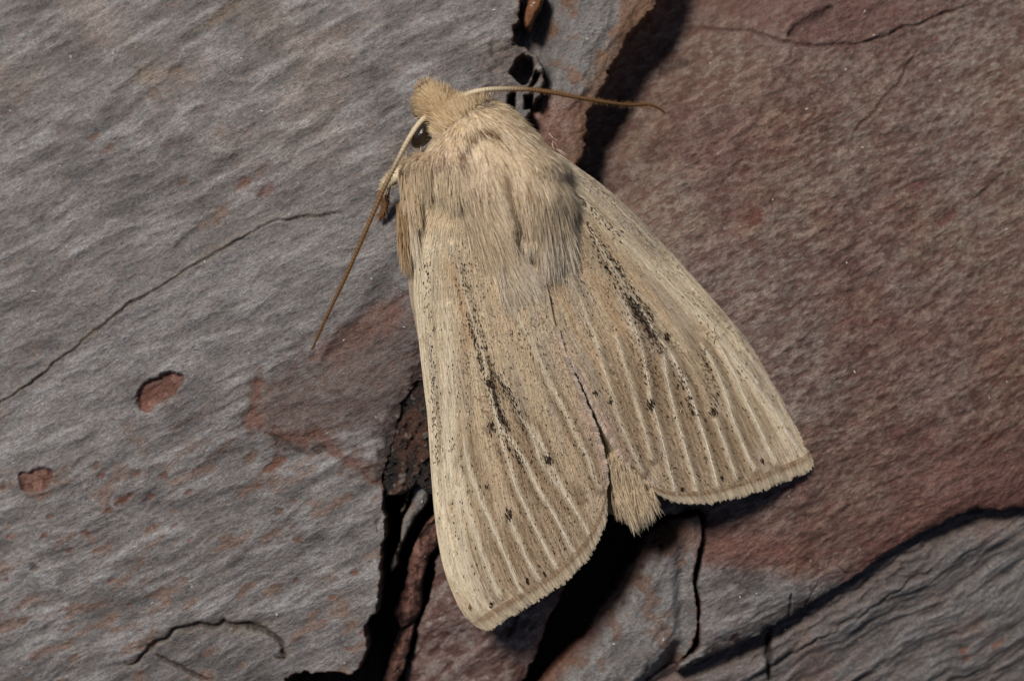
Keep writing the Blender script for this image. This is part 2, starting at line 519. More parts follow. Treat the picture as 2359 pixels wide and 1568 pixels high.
    spot(X, Y, z7([(520, 690), (545, 640), (580, 660), (540, 740), (500, 790)]), 1.2, z, c, BLACK, .045, .04, 1)
    spot(X, Y, z7([(290, 870), (350, 850), (350, 1000), (280, 1000)]), 1.2, z, c, BLACK, .06, .05, 1)
    spot(X, Y, z7([(450, 880), (520, 850), (520, 1000), (440, 1000)]), 1.2, z, c, BLACK, .06, .05, 1)
    spot(X, Y, z7([(150, 420), (420, 400), (560, 520), (600, 700), (520, 820), (150, 850)]), .1, z, c, np.array([.20, .15, .125]), .4, .4, .6)
    # plate curls up a little at its lower right, sinks at the worn upper right edge
    z += .16 * np.exp(np.minimum(sd, 0) / .9) * sstep(-10.5, -12.5, Y)
    return z, c
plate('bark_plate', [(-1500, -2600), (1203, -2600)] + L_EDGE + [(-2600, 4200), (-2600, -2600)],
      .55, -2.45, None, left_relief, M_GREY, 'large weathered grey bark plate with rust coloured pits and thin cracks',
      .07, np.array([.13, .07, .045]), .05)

# --- dark wet pocket between the grey plate and the wing
def pocket_relief(X, Y, sd):
    a, b = rot(X, Y, 55)
    n = fbm(a * 2.0, b * 4.0, 4, 410); n2 = fbm(X * 5, Y * 5, 3, 411)
    n3 = fbm(X * 12, Y * 12, 3, 412)
    z = .40 * (n - .5) + .30 * (n2 - .5) + .14 * (n3 - .5)
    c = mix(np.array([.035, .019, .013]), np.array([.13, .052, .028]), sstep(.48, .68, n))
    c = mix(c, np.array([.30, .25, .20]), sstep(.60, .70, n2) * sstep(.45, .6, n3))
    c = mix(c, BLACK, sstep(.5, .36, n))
    return z, c
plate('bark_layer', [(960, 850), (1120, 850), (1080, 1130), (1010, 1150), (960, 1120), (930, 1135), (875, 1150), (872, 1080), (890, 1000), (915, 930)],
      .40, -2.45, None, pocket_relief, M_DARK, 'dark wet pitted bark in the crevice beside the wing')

# --- middle flake at the top
def mid_relief(X, Y, sd):
    z, n1, n2, n3 = grain_relief(X, Y, 60, .10, 1.1, 2.4, 500)
    g = np.clip((n1 - .5) * 2.4 + (n2 - .5), -1, 1)
    c = mix(GREY * .92, GREY_L, g * .7); c = mix(c, GREY_D * .8, -g * .8)
    w = fbm(X * 1.3, Y * 1.3, 4, 510)
    c = mix(c, np.array([.25, .13, .075]), sstep(.5, .64, w) * .85)
    px, py = X * 100, -Y * 100
    lowr = sstep(195, 260, py)
    c = mix(c, mix(np.array([.25, .115, .08]), np.array([.36, .22, .18]), sstep(.4, .7, n2)), lowr * .9)
    c = mix(c, np.array([.27, .145, .075]), sstep(-.55, -.12, sd) * sstep(.35, .6, n3 + .1) * .7)
    z += .22 * lowr * (n3 - .5) - .25 * lowr
    z -= .95 * sstep(1345, 1205, px) * (1 - .55 * lowr)
    z -= .15 * np.exp(np.minimum(sd, 0) / .25)
    return z, c
plate('bark_plate', [(1120, -900), (1640, -900), (1570, -150), (1517, 0), (1490, 25), (1462, 52), (1445, 90), (1422, 130), (1402, 175), (1378, 212),
                     (1354, 258), (1356, 300), (1348, 350), (1332, 380), (1260, 520), (1080, 520), (1120, 100)],
      .22, -2.45, None, mid_relief, M_GREY, 'narrow grey and rust bark flake between two deep gaps', .09, np.array([.16, .075, .04]), .07, zc=-.1)

# --- orange sliver in the gap
def sliver_relief(X, Y, sd):
    n = fbm(X * 6, Y * 3, 3, 600)
    return .1 * (n - .5) - .10 * np.exp(np.minimum(sd, 0) / .05), mix(np.array([.36, .14, .045]), np.array([.20, .075, .03]), n * 1.2 - .2)
plate('bark_splinter', z7([(430, 150), (445, 225), (475, 245), (505, 225), (515, 160), (570, 60), (610, -30), (640, -120), (480, -120), (475, 0), (440, 90)]),
      .62, -2.45, None, sliver_relief, M_RED, 'orange bark splinter standing in the gap', .03, zc=.3)

# --- reddish plate (right) with grey lower end
DIAG = [(1559, 1566), (1653, 1529), (1723, 1500), (1793, 1458), (1863, 1416), (1933, 1374), (2004, 1332), (2074, 1280), (2144, 1238),
        (2219, 1198), (2275, 1182), (2358, 1184), (2620, 1150), (5000, 800)]
GUL = [(1690, -300), (1620, -60), (1540, 70), (1455, 180), (1400, 260), (1372, 330), (1345, 420)]
TOPCR = z8([(40, 60), (80, 75), (250, 112), (450, 150), (600, 180), (690, 230), (870, 270), (1000, 262), (1200, 255), (1310, 225), (1450, 165), (1600, 110), (1750, 50), (1900, 0), (2050, -60)])
def right_relief(X, Y, sd):
    px, py = X * 100, -Y * 100
    z, n1, n2, n3 = grain_relief(X, Y, 27, .050, 1.5, 4.2, 700)
    a, b = rot(X, Y, 25)
    sp = fbm(a * 5, b * 11, 3, 720, .65)
    c = mix(np.array([.222, .165, .140]), np.array([.288, .228, .196]), sstep(.46, .72, sp))
    c = mix(c, np.array([.155, .092, .076]), sstep(.50, .32, sp))
    sp2 = fbm(a * 3.0 + 40, b * 6 + 7, 4, 730, .65)
    c = mix(c, np.array([.160, .080, .066]), sstep(.54, .70, sp2) * .55)
    w = fbm(X * .35, Y * .35, 3, 740)
    c = mix(c, c * np.array([.88, .72, .69]), sstep(.40, .75, w + .014 * (px - 1950) / 10 * .1))
    c = mix(c, c * np.array([.84, .66, .62]), sstep(1850, 2500, px) * sstep(350, 1000, py) * .85)
    c = mix(c, c * np.array([1.05, 1.02, .93]), sstep(.5, .75, fbm(X * .6 + 9, Y * .6, 3, 745)) * .8)
    c = c * np.array([1.12, 1.08, 1.035])
    g = (n1 - .5)
    c = c * (1 + .55 * np.clip(g, -.5, .5))[..., None]
    z += .035 * (sp - .5) + .05 * (sp2 - .5) * -1
    # grey lower end
    gl = sstep(1285, 1345, py + 26 * (fbm(X * 2, Y * 2, 3, 760) - .5) * 2 - .30 * np.clip(px - 1620, 0, 900) * .3) * sstep(2060, 1850, px)
    gcol = mix(np.array([.26, .235, .225]), GREY_L * .92, sstep(.45, .7, n2)); gcol = mix(gcol, GREY_D * .8, sstep(.48, .3, n1))
    c = mix(c, gcol, gl * .92)
    band = np.exp(-((py - (1262 + .04 * (px - 1620))) / 38) ** 2) * sstep(1600, 1640, px) * sstep(2000, 1800, px)
    c = mix(c, np.array([.24, .10, .075]), band * .65)
    # rim above the diagonal gap
    dd = cdist(X, Y, DIAG)
    rr = np.exp(-(dd / .45) ** 2) * sstep(1900, 2060, px)
    c = mix(c, np.array([.24, .085, .055]), rr * (.5 + .6 * (n2 - .3)))
    c = mix(c, np.array([.20, .09, .075]), np.exp(-(dd / 1.3) ** 2) * sstep(1850, 2050, px) * .45)
    # dips into the gully beside the flake
    gd = cdist(X, Y, GUL)
    z -= 1.4 * np.exp(-(gd / 1.1) ** 2)
    z -= .5 * np.exp(-(gd / 2.0) ** 2)
    # sinks where it comes under the moth's tail
    z -= .9 * sstep(1560, 1440, px) * sstep(1080, 1180, py)
    groove(X, Y, TOPCR, .032, .09, z, c, np.array([.07, .03, .02]), .06)
    spot(X, Y, z8([(80, 60), (250, 100), (690, 220), (900, 265), (1300, 215), (1500, 120), (1800, 20), (1700, -300), (200, -300)]), -.03, z, c, np.array([.19, .08, .065]), .35, .4, .55)
    groove(X, Y, z8([(740, 210), (800, 130), (950, 60), (1060, 0)]), .09, .12, z, c, np.array([.06, .025, .02]), .08)
    groove(X, Y, z8([(1640, 270), (1540, 420), (1480, 530), (1400, 600), (1320, 710), (1200, 800), (1160, 890)]), .034, .06, z, c, np.array([.13, .075, .055]), .07)
    groove(X, Y, z8([(-100, 420), (0, 360), (100, 330)]), .10, .12, z, c, BROWN * .4, .06)
    groove(X, Y, z8([(2200, 1120), (2080, 1220), (1950, 1320)]), .05, .06, z, c, BROWN * .7, .06)
    for u, v, rx, ry, cl in ((500, 1430, 26, 18, np.array([.16, .05, .03])), (320, 1400, 12, 10, MAROON), (640, 1310, 14, 8, BROWN * .8), (730, 665, 7, 6, BROWN * .5),
                             (1600, 1200, 24, 12, MAROON), (1310, 230, 8, 5, BLACK * 2), (480, 850, 26, 10, BROWN), (30, 860, 14, 8, BROWN * .8),
                             (2170, 350, 8, 6, BLACK * 2), (1500, 660, 12, 6, RUST), (1700, 880, 16, 7, BROWN), (1780, 1430, 40, 14, MAROON)):
        q = z8([(u, v)])[0]
        spot(X, Y, blob(q[0], q[1], rx, ry, 30), .04, z, c, cl, .07, .10, .8)
    spot(X, Y, blob(1870, 1295, 8, 6, 0), .03, z, c, BROWN * .4, .04, .05, .9)
    spot(X, Y, blob(1678, 1322, 9, 7, 0), .03, z, c, GREY_D * .3, .04, .05, .9)
    groove(X, Y, z5([(1240, 590), (1230, 680), (1215, 760)]), .028, .08, z, c, BLACK * 2, .04)
    groove(X, Y, z5([(1380, 520), (1340, 600), (1310, 660)]), .016, .04, z, c, BLACK * 3, .04)
    groove(X, Y, z5([(1460, 450), (1520, 500), (1580, 480)]), .016, .04, z, c, BLACK * 3, .04)
    spot(X, Y, z5([(640, 1000), (760, 930), (900, 850), (980, 810), (1060, 850), (1150, 770), (1100, 850), (850, 960), (700, 1050)]), .08, z, c, np.array([.05, .022, .018]), .10, .2, .9)
    z -= .22 * np.exp(np.minimum(sd, 0) / .16)
    return z, c
plate('bark_plate', [(1470, -2600), (1440, -300), (1390, 60), (1320, 300), (1270, 500), (1290, 800), (1330, 1100), (1480, 1190), (1560, 1190), (1612, 1178),
                     (1626, 1205), (1618, 1285), (1607, 1350), (1619, 1416), (1614, 1500)] + DIAG + [(5000, -2600)],
      .02, -2.45, None, right_relief, M_RED, 'broad reddish brown grainy bark plate under the right wing', .05, np.array([.13, .055, .04]), .05)

# --- grey wedge below the tail
def wedge_relief(X, Y, sd):
    z, n1, n2, n3 = grain_relief(X, Y, 65, .07, 1.3, 2.6, 800)
    g = np.clip((n1 - .5) * 2.4 + (n2 - .5), -1, 1)
    c = mix(np.array([.30, .275, .26]), GREY_L, g * .8); c = mix(c, GREY_D * .75, -g * .8)
    px, py = X * 100, -Y * 100
    c = mix(c, np.array([.26, .12, .07]), sstep(1310, 1240, py) * .7 * sstep(.35, .55, n3 + .1))
    f = sstep(-.42, -.12, sd) * sstep(1590, 1540, px)
    c = mix(c, np.array([.24, .10, .06]), f * (.7 + .5 * (n2 - .5)))
    c = mix(c, np.array([.24, .12, .07]), sstep(.60, .70, fbm(X * 2.6, Y * 2.6, 3, 830)) * .6)
    z -= 1.0 * sstep(-.60, .02, sd) * sstep(1600, 1540, px)
    for q in ((1512, 1255), (1528, 1262), (1484, 1312), (1478, 1340), (1440, 1400)):
        spot(X, Y, blob(q[0], q[1], 6, 4, 40), .03, z, c, BROWN * .35, .03, .04, .85)
    return z, c
plate('bark_plate', [(1618, 1185), (1560, 1200), (1498, 1243), (1465, 1300), (1437, 1351), (1390, 1416), (1348, 1486), (1283, 1557), (1150, 1720), (1000, 2100), (1250, 2100), (1480, 1660),
                     (1547, 1568), (1610, 1500), (1615, 1416), (1603, 1350), (1614, 1285), (1622, 1210)],
      .0, -2.45, None, wedge_relief, M_GREY, 'grey bark wedge with a rust edge below the moth tail', .05, np.array([.16, .06, .035]), .05)

# --- ridged grey plate (lower right)
def ridge_relief(X, Y, sd):
    px, py = X * 100, -Y * 100
    wx = X + .35 * (fbm(X * .6, Y * .6, 3, 903) - .5) * 2; wy = Y + .35 * (fbm(X * .6, Y * .6, 3, 904) - .5) * 2
    a, b = rot(wx, wy, 31)
    n1 = fbm(a * .55, b * 3.6, 3, 900, .55); n2 = fbm(a * 2.2, b * 7, 3, 920, .55)
    z = .27 * (n1 - .5) + .10 * (n2 - .5)
    g = np.clip((n1 - .5) * 2.6 + (n2 - .5) * 1.6, -1, 1)
    c = mix(np.array([.26, .23, .215]), GREY_L * .95, g * .8); c = mix(c, np.array([.12, .10, .09]), -g * .9)
    dd = cdist(X, Y, DIAG)
    c = mix(c, np.array([.27, .18, .15]), np.exp(-(dd / .7) ** 2) * .6)
    c = c * .78
    c = mix(c, np.array([.24, .15, .12]), sstep(.5, .7, fbm(X * .9, Y * .9, 3, 930)) * .5)
    z += .20 * np.exp(-((dd - .75) / .35) ** 2)
    q = z5([(2330, 890), (2170, 910), (2180, 960)])
    for k, (x, y) in enumerate(q):
        spot(X, Y, blob(x, y, 16, 6, 35, seed=k), .03, z, c, RUST, .05, .08, .75)
    groove(X, Y, z5([(1145, 800), (1140, 880), (1145, 960), (1150, 1050)]), .055, .22, z, c, BLACK * 1.5, .06, False)
    for k, off in enumerate((0.35, .62, .95)):
        pts = [(x + 28 * off * 1.4, y + 85 * off) for x, y in DIAG[2:9]]
        groove(X, Y, pts, .04, .07, z, c, np.array([.06, .05, .045]), .14, dark=.6)
    return z, c
plate('bark_plate', [(1500, 1580), (1640, 1505), (1710, 1478), (1780, 1436), (1850, 1394), (1920, 1352), (1990, 1310), (2060, 1258), (2130, 1216), (2205, 1176), (2270, 1160), (2358, 1160),
                     (2620, 1125), (5000, 770), (5000, 4200), (900, 4200), (1250, 2050), (1440, 1690)],
      -.68, -2.45, None, ridge_relief, M_GREY, 'grey bark plate with close wavy ridges beyond the diagonal gap', .04)

# --- low reddish layer under the left wing tip
def low_relief(X, Y, sd):
    z, n1, n2, n3 = grain_relief(X, Y, 40, .08, 1.2, 2.4, 1000)
    sp = fbm(X * 6, Y * 6, 3, 1010)
    c = mix(np.array([.24, .15, .125]), np.array([.36, .27, .235]), sstep(.45, .68, sp)); c = mix(c, np.array([.15, .07, .055]), sstep(.5, .35, n2))
    groove(X, Y, z4([(1020, 1200), (1000, 1280), (960, 1350)]), .06, .1, z, c, BLACK * 2, .06)
    z -= .3 * np.exp(np.minimum(sd, 0) / .3)
    return z, c
plate('bark_layer', [(1005, 1270), (1330, 1260), (1325, 1340), (1270, 1430), (1235, 1530), (1120, 1760), (950, 2200), (760, 2200), (905, 1640), (940, 1520), (960, 1440), (985, 1380)],
      -.55, -2.45, None, low_relief, M_RED, 'low pinkish brown bark layer below the left wing tip', .06)

# --- slivers in the lower crevice
def s1_relief(X, Y, sd):
    n = fbm(X * 5, Y * 5, 3, 1100)
    return .12 * (n - .5) + .12 * np.clip(-sd, 0, .14) / .14 - .1, mix(np.array([.27, .215, .18]), GREY_L, n * 1.3 - .25)
plate('bark_splinter', z4([(500, 330), (520, 480), (490, 560), (420, 640), (380, 720), (330, 850), (320, 920), (258, 990), (280, 880), (330, 760), (350, 650), (395, 560), (410, 470), (455, 400)]),
      .05, -2.45, None, s1_relief, M_GREY, 'thin pale grey bark splinter between the plate edge and wing', .03, np.array([.22, .14, .08]), .03)
def s3_relief(X, Y, sd):
    n = fbm(X * 7, Y * 7, 3, 1110)
    return .14 * (n - .5), mix(np.array([.13, .085, .05]), np.array([.34, .27, .18]), n * 1.6 - .4)
plate('bark_splinter', z4([(505, 220), (495, 330), (440, 350), (430, 430), (390, 520), (345, 640), (335, 600), (370, 500), (410, 420), (430, 330), (470, 250)]),
      -.02, -2.45, None, s3_relief, M_DARK, 'crumbly tan bark shred against the lower wing edge', .04)
def s2_relief(X, Y, sd):
    n = fbm(X * 4, Y * 4, 3, 1120); n2 = fbm(X * 9, Y * 9, 2, 1121)
    c = mix(np.array([.20, .075, .05]), np.array([.30, .15, .11]), n * 1.5 - .3); c = mix(c, np.array([.09, .035, .025]), sstep(.5, .3, n2))
    z = .16 * (n - .5) + .25 * np.clip(-sd, 0, .3) / .3 - .2
    groove(X, Y, z4([(470, 1190), (400, 1270), (330, 1330), (270, 1450), (230, 1568)]), .05, .2, z, c, BLACK, .05, dark=.9)
    groove(X, Y, z4([(560, 640), (500, 700), (450, 760)]), .05, .15, z, c, BLACK, .05, dark=.9)
    return z, c
plate('bark_splinter', z4([(560, 560), (560, 700), (575, 780), (510, 850), (475, 950), (455, 1050), (460, 1200), (410, 1290), (395, 1400), (340, 1568), (280, 1700), (190, 1700), (250, 1500), (330, 1300),
                           (285, 1210), (345, 1050), (378, 900), (430, 760), (490, 650)]),
      -.30, -2.45, None, s2_relief, M_RED, 'rust red bark strip down in the lower crevice', .05, BLACK * 2, .04)

# --- innermost layer: crevice dirt tone, blackened to put deep shade in the gaps
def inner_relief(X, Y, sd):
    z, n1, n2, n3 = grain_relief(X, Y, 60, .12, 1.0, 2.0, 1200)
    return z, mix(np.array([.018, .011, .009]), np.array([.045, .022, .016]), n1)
_S = STEP
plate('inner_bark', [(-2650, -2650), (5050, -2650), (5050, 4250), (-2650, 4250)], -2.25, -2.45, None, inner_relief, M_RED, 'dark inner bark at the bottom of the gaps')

DUST_POS = np.concatenate(DUST)

# ------------------------------------------------------------------ the moth
moth = bpy.data.objects.new('moth', None)
moth.location = (11.2, -5.2, .45)
col.objects.link(moth)
moth['label'] = 'pale straw coloured furry moth with streaked wings resting on bark'
moth['category'] = 'moth'

def mpart(name, V, F, mat, colors, parent=None, uv=None, label=None, stuff=False):
    """a part of the moth; vertices are world positions, stored relative to the moth's base"""
    V = np.asarray(V, float).reshape(-1, 3) - np.array(moth.location)
    o = make_mesh(name, V, F, mat, parent or moth, colors=np.clip(colors, 0, 1), uv=uv)
    if label: o['label'] = label
    if stuff: o['kind'] = 'stuff'
    return o

def catmull(pts, n):
    p = np.asarray(pts, float)
    d = np.concatenate([[0], np.cumsum(np.maximum(np.linalg.norm(np.diff(p[:, :2], axis=0), axis=1), 1e-6))])
    t = np.linspace(0, d[-1], n)
    q = np.vstack([2 * p[0] - p[1], p, 2 * p[-1] - p[-2]])
    out = np.zeros((n, p.shape[1]))
    i = np.clip(np.searchsorted(d, t, side='right') - 1, 0, len(p) - 2)
    u = ((t - d[i]) / (d[i + 1] - d[i]))[:, None]
    p0, p1, p2, p3 = q[i], q[i + 1], q[i + 2], q[i + 3]
    return .5 * ((2 * p1) + (-p0 + p2) * u + (2 * p0 - 5 * p1 + 4 * p2 - p3) * u ** 2 + (-p0 + 3 * p1 - 3 * p2 + p3) * u ** 3)

def unit(v):
    return v / np.maximum(np.linalg.norm(v, axis=-1, keepdims=True), 1e-9)

def hairs(root, d0, length, width, c0, c1, bend=None, K=4, curl=.0, tip=.15, nrm=None):
    """tapered hair scales: flattened, ridged ribbons that lie with their broad side along nrm"""
    N = len(root); d0 = unit(d0); length = np.broadcast_to(length, (N,)); width = np.broadcast_to(width, (N,))
    pts = [root]; d = d0.copy(); p = root.copy()
    for k in range(K):
        if bend is not None:
            d = unit(d + bend / K)
        if curl:
            d = unit(d + curl * rng.normal(size=(N, 3)))
        p = p + d * (length / K)[:, None]; pts.append(p)
    up = np.array([.02, -.03, 1.0]) if nrm is None else nrm + rng.normal(size=(N, 3)) * .18
    s = unit(np.cross(d0, up)); n = np.cross(s, d0)
    V = np.zeros((N, K + 1, 3, 3)); C = np.zeros((N, K + 1, 3, 3))
    for k in range(K + 1):
        f = k / K
        r = width * (1 - (1 - tip) * f ** 1.4) * .5
        for a in range(3):
            V[:, k, a] = pts[k] + (s * (a - 1.0) + n * (.45 if a == 1 else 0.0)) * r[:, None]
            C[:, k, a] = c0 * (1 - f) + c1 * f
    base = (np.arange(N) * (K + 1) * 3)[:, None, None]
    k = np.arange(K)[None, :, None]; a = np.arange(2)[None, None, :]; a2 = a + 1
    F = np.stack([base + k * 3 + a, base + k * 3 + a2, base + (k + 1) * 3 + a2, base + (k + 1) * 3 + a], -1).reshape(-1, 4)
    return V.reshape(-1, 3), F, C.reshape(-1, 3)

def join(parts):
    V, F, C = [], [], []; o = 0
    for v, f, c in parts:
        V.append(v); F.append(f + o); C.append(c); o += len(v)
    return np.concatenate(V), [np.concatenate(F)], np.concatenate(C)

# body: one continuous surface from head to tail  (px, py, half width, z, up, down)
ST = [(980, 214, .10, 1.45, .10, .10), (992, 228, .24, 1.50, .28, .34), (1010, 246, .34, 1.62, .44, .5), (1032, 268, .42, 1.68, .60, .6),
      (1050, 288, .84, 1.65, 1.06, .7), (1075, 322, 1.28, 1.62, 1.55, .9), (1112, 378, 1.74, 1.60, 1.84, 1.05), (1134, 425, 1.68, 1.60, 1.88, 1.1), (1164, 460, 1.52, 1.58, 1.82, 1.1),
      (1182, 498, 1.42, 1.56, 1.70, 1.05), (1198, 545, 1.36, 1.52, 1.50, 1.05), (1206, 600, 1.20, 1.48, 1.20, .95), (1188, 648, .74, 1.42, 1.0, .9), (1205, 700, .52, 1.3, .6, .8), (1240, 790, .70, 1.15, .5, .7), (1290, 900, .80, 1.05, .5, .65),
      (1385, 1060, .72, .95, .48, .55), (1440, 1150, .52, .85, .38, .42), (1462, 1190, .12, .8, .1, .1)]
NU, NV = 150, 64
S = catmull(ST, NU)
cen = P(S[:, 0], S[:, 1], S[:, 3])
tan = unit(np.gradient(cen, axis=0)); tan[:, 2] = 0; tan = unit(tan)
wv = (sstep(290, 370, S[:, 1]) * sstep(720, 640, S[:, 1]))[:, None]
tan = unit(tan * (1 - wv) + np.array([.05, -1.0, 0]) * wv)
lat = np.stack([-tan[:, 1], tan[:, 0], 0 * tan[:, 0]], -1)
GRV = P([1150, 1165, 1185, 1205, 1225], [360, 410, 470, 530, 600], 2.8)[:, :2]
def body_at(i, th):
    """point on the body for fractional station i and angle th (0 right side, pi/2 top)"""
    i = np.clip(i, 0, NU - 1.001); i0 = i.astype(int); f = (i - i0)[:, None]
    def L(A): return A[i0] * (1 - f) + A[i0 + 1] * f
    c, l, s = L(cen), L(lat), L(S)
    sn = np.sin(th); cs = np.cos(th)
    h = np.where(sn > 0, s[:, 4], s[:, 5])
    p = c - l * (s[:, 2] * cs)[:, None] * -1
    p[:, 2] = s[:, 3] + h * sn
    p[:, 2] -= .50 * np.clip((11.2 - p[:, 0]) / 1.4, 0, 1) * sstep(-3.7, -4.5, p[:, 1]) * (sn > 0) * sn
    p[:, 2] -= .32 * np.clip((p[:, 0] - 11.75) / 1.2, 0, 1.2) * sstep(-4.3, -5.6, p[:, 1]) * (sn > 0) * sn
    d, t = seg_dist(p[:, 0], p[:, 1], GRV)
    g = np.exp(-(d / .17) ** 2) * (sn > 0) * sstep(0, .35, t)
    p[:, 2] -= .16 * g
    return p
ii, tt = np.meshgrid(np.arange(NU), np.linspace(0, 2 * math.pi, NV, endpoint=False), indexing='ij')
BV = body_at(ii.ravel().astype(float), tt.ravel())
HAIR_L = np.array([.90, .745, .525]); HAIR_M = np.array([.74, .57, .375]); HAIR_D = np.array([.30, .18, .095]); HAIR_W = np.array([.93, .82, .66]); HAIR_G = np.array([.44, .38, .32])
bc = np.tile(HAIR_M * .95, (len(BV), 1))
caps = [np.array([[k for k in range(NV)]]), np.array([[(NU - 1) * NV + k for k in range(NV)][::-1]])]
body = mpart('body', BV, [grid_faces(NU, NV, None, True)] + caps, M_HAIR, bc)

def normals(i, th):
    e = .05
    a = body_at(i + e * 4, th) - body_at(i - e * 4, th); b = body_at(i, th + e) - body_at(i, th - e)
    n = unit(np.cross(a, b)); c = body_at(i, th); i0 = np.clip(i, 0, NU - 1).astype(int)
    out = c - cen[i0]
    n *= np.sign((n * out).sum(1, keepdims=True))
    return n

def topx(p):
    """photo coordinates of world points"""
    k = CAMZ / (CAMZ - p[:, 2])
    return (CX + (p[:, 0] - CX) * k) * 100, -(CY + (p[:, 1] - CY) * k) * 100

stidx = lambda k: np.argmin(np.abs(np.linspace(0, 1, NU) - 0) * 0 + np.hypot(S[:, 0] - ST[k][0], S[:, 1] - ST[k][1]))
i_neck, i_thx, i_end = stidx(4), stidx(11), stidx(12)

def flow(px, py):
    fx = np.interp(px, [900, 960, 1040, 1150, 1190, 1320], [.10, .10, .30, .42, .12, .16])
    fx2 = np.interp(px, [900, 1000, 1100, 1300], [-.15, .22, .35, .62])
    w = sstep(430, 330, py)
    fx = fx * (1 - w) + fx2 * w
    return unit(np.stack([fx, -np.ones_like(fx), 0 * fx], -1))

# thorax fur
N = 46000
i = rng.uniform(i_neck - 1, i_end + 1, N); th = rng.uniform(-.25, math.pi + .25, N)
p = body_at(i, th); n = normals(i, th); px, py = topx(p)
fl = flow(px, py)
clump = fbm(p[:, 0] * 5, p[:, 1] * 1.6, 3, 60) - .5
d = fl - n * (n * fl).sum(1, keepdims=True) + n * (.045 + .05 * rng.normal(size=N) + .14 * np.maximum(clump, 0) + .3 * (rng.uniform(size=N) < .02))[:, None]
d += rng.normal(size=(N, 3)) * .07 + np.stack([clump * .32, 0 * clump, 0 * clump], -1)
rear = sstep(360, 540, py)
ln = (.26 + .36 * rear) * rng.uniform(.55, 1.3, N)
deye = np.hypot(px - 968, py - 314)
ln = np.where(deye < 42, .05, ln)
edge_l = sstep(1080, 1000, px) * sstep(390, 440, py)
ln = ln * (1 - .55 * edge_l * rng.uniform(0, 1, N))
tone = fbm(p[:, 0] * 7, p[:, 1] * 2.5, 3, 61) * .55 + rng.uniform(0, 1, N) * .45
c = mix(HAIR_M, HAIR_L, sstep(.35, .7, tone))
c = mix(c, HAIR_D, (rng.uniform(0, 1, N) < .13) * .85)
c = mix(c, HAIR_W * 1.05, (rng.uniform(0, 1, N) < .16) * .8)
c = mix(c, np.array([.78, .60, .48]), np.exp(-(((px - 1010) / 70) ** 2 + ((py - 400) / 70) ** 2)) * .5)
c = mix(c, HAIR_L * 1.05, edge_l * .6)
c = mix(c, HAIR_G, sstep(1230, 1320, px) * rng.uniform(0, .45, N))  # right side greyed and darkened: its shade is put into the hair colour
# collar edge and crest lines of dark tipped hairs
dcol, _ = seg_dist(px, py, [(985, 318), (1015, 290), (1050, 262), (1085, 243), (1120, 235)])
c = mix(c, np.array([.22, .17, .14]), np.exp(-(dcol / 12) ** 2) * (rng.uniform(0, 1, N) < .6))
c = mix(c, HAIR_L * 1.1, np.exp(-((dcol - 22) / 14) ** 2) * (rng.uniform(0, 1, N) < .4))
for ptsL, wL, pr in (([(1078, 318), (1100, 305), (1120, 300), (1140, 312)], 10, .75), ([(1030, 380), (1050, 374), (1075, 370)], 6, .6), ([(1060, 345), (1078, 335)], 7, .8), ([(1080, 420), (1095, 435), (1110, 450)], 5, .25)):
    dl, _ = seg_dist(px, py, ptsL)
    c = mix(c, np.array([.16, .075, .03]), np.exp(-(dl / wL) ** 2) * (rng.uniform(0, 1, N) < pr))
dg, _ = seg_dist(px, py, [(1163, 400), (1172, 450), (1190, 510), (1212, 560)])
c = mix(c, HAIR_D, np.exp(-(dg / 9) ** 2) * .7)
c1 = mix(c * 1.08, HAIR_W, rear * .35)
h1 = hairs(p, d, ln, rng.uniform(.016, .030, N), c * .9, c1 * 1.05, np.array([0, -.05, -.14]), 4, nrm=n)
thorax_fur = mpart('thorax_fur', *[h1[0], [h1[1]]], M_HAIR, h1[2], body, stuff=True)

def tuft(name, region, N, direction, length, z0, c0, c1, spread=.12, bend=(0, 0, -.12), width=(.014, .024), onbody=True, zj=.1, sub=None, fan=None, label=None):
    """long hairs rooted in a photo region; fan: point the hairs converge on"""
    reg = np.array(region, float); lo, hi = reg.min(0), reg.max(0)
    q = rng.uniform(lo, hi, (N * 4, 2)); q = q[poly_sdf(q[:, 0], q[:, 1], reg) < 0][:N]
    n_ = len(q)
    z = z0(q[:, 0], q[:, 1]) if callable(z0) else np.full(n_, z0)
    z = z + rng.normal(size=n_) * zj
    r = P(q[:, 0], q[:, 1], z)
    if fan is not None:
        t_ = np.array(fan, float); dx = t_[0] - q[:, 0]; dy = t_[1] - q[:, 1]
        dd = unit(np.stack([dx, -dy, np.full(n_, direction[2]) * np.hypot(dx, dy)], -1))
    else:
        dd = np.tile(np.array(direction, float), (n_, 1))
    dd = unit(dd); cl = fbm(r[:, 0] * 6, r[:, 1] * 1.5, 2, 71) - .5
    dd = dd + rng.normal(size=(n_, 3)) * spread * .5; dd[:, 0] += cl * spread * 3
    L_ = rng.uniform(*length, n_)
    t = rng.uniform(0, 1, n_)
    ca = mix(c0, c0 * .62, t * 1.2 - .4); cb = mix(c1, c1 * .7, rng.uniform(0, 1, n_) * 1.1 - .3)
    return hairs(r, dd, L_, rng.uniform(*width, n_), ca, cb, np.array(bend), 5)

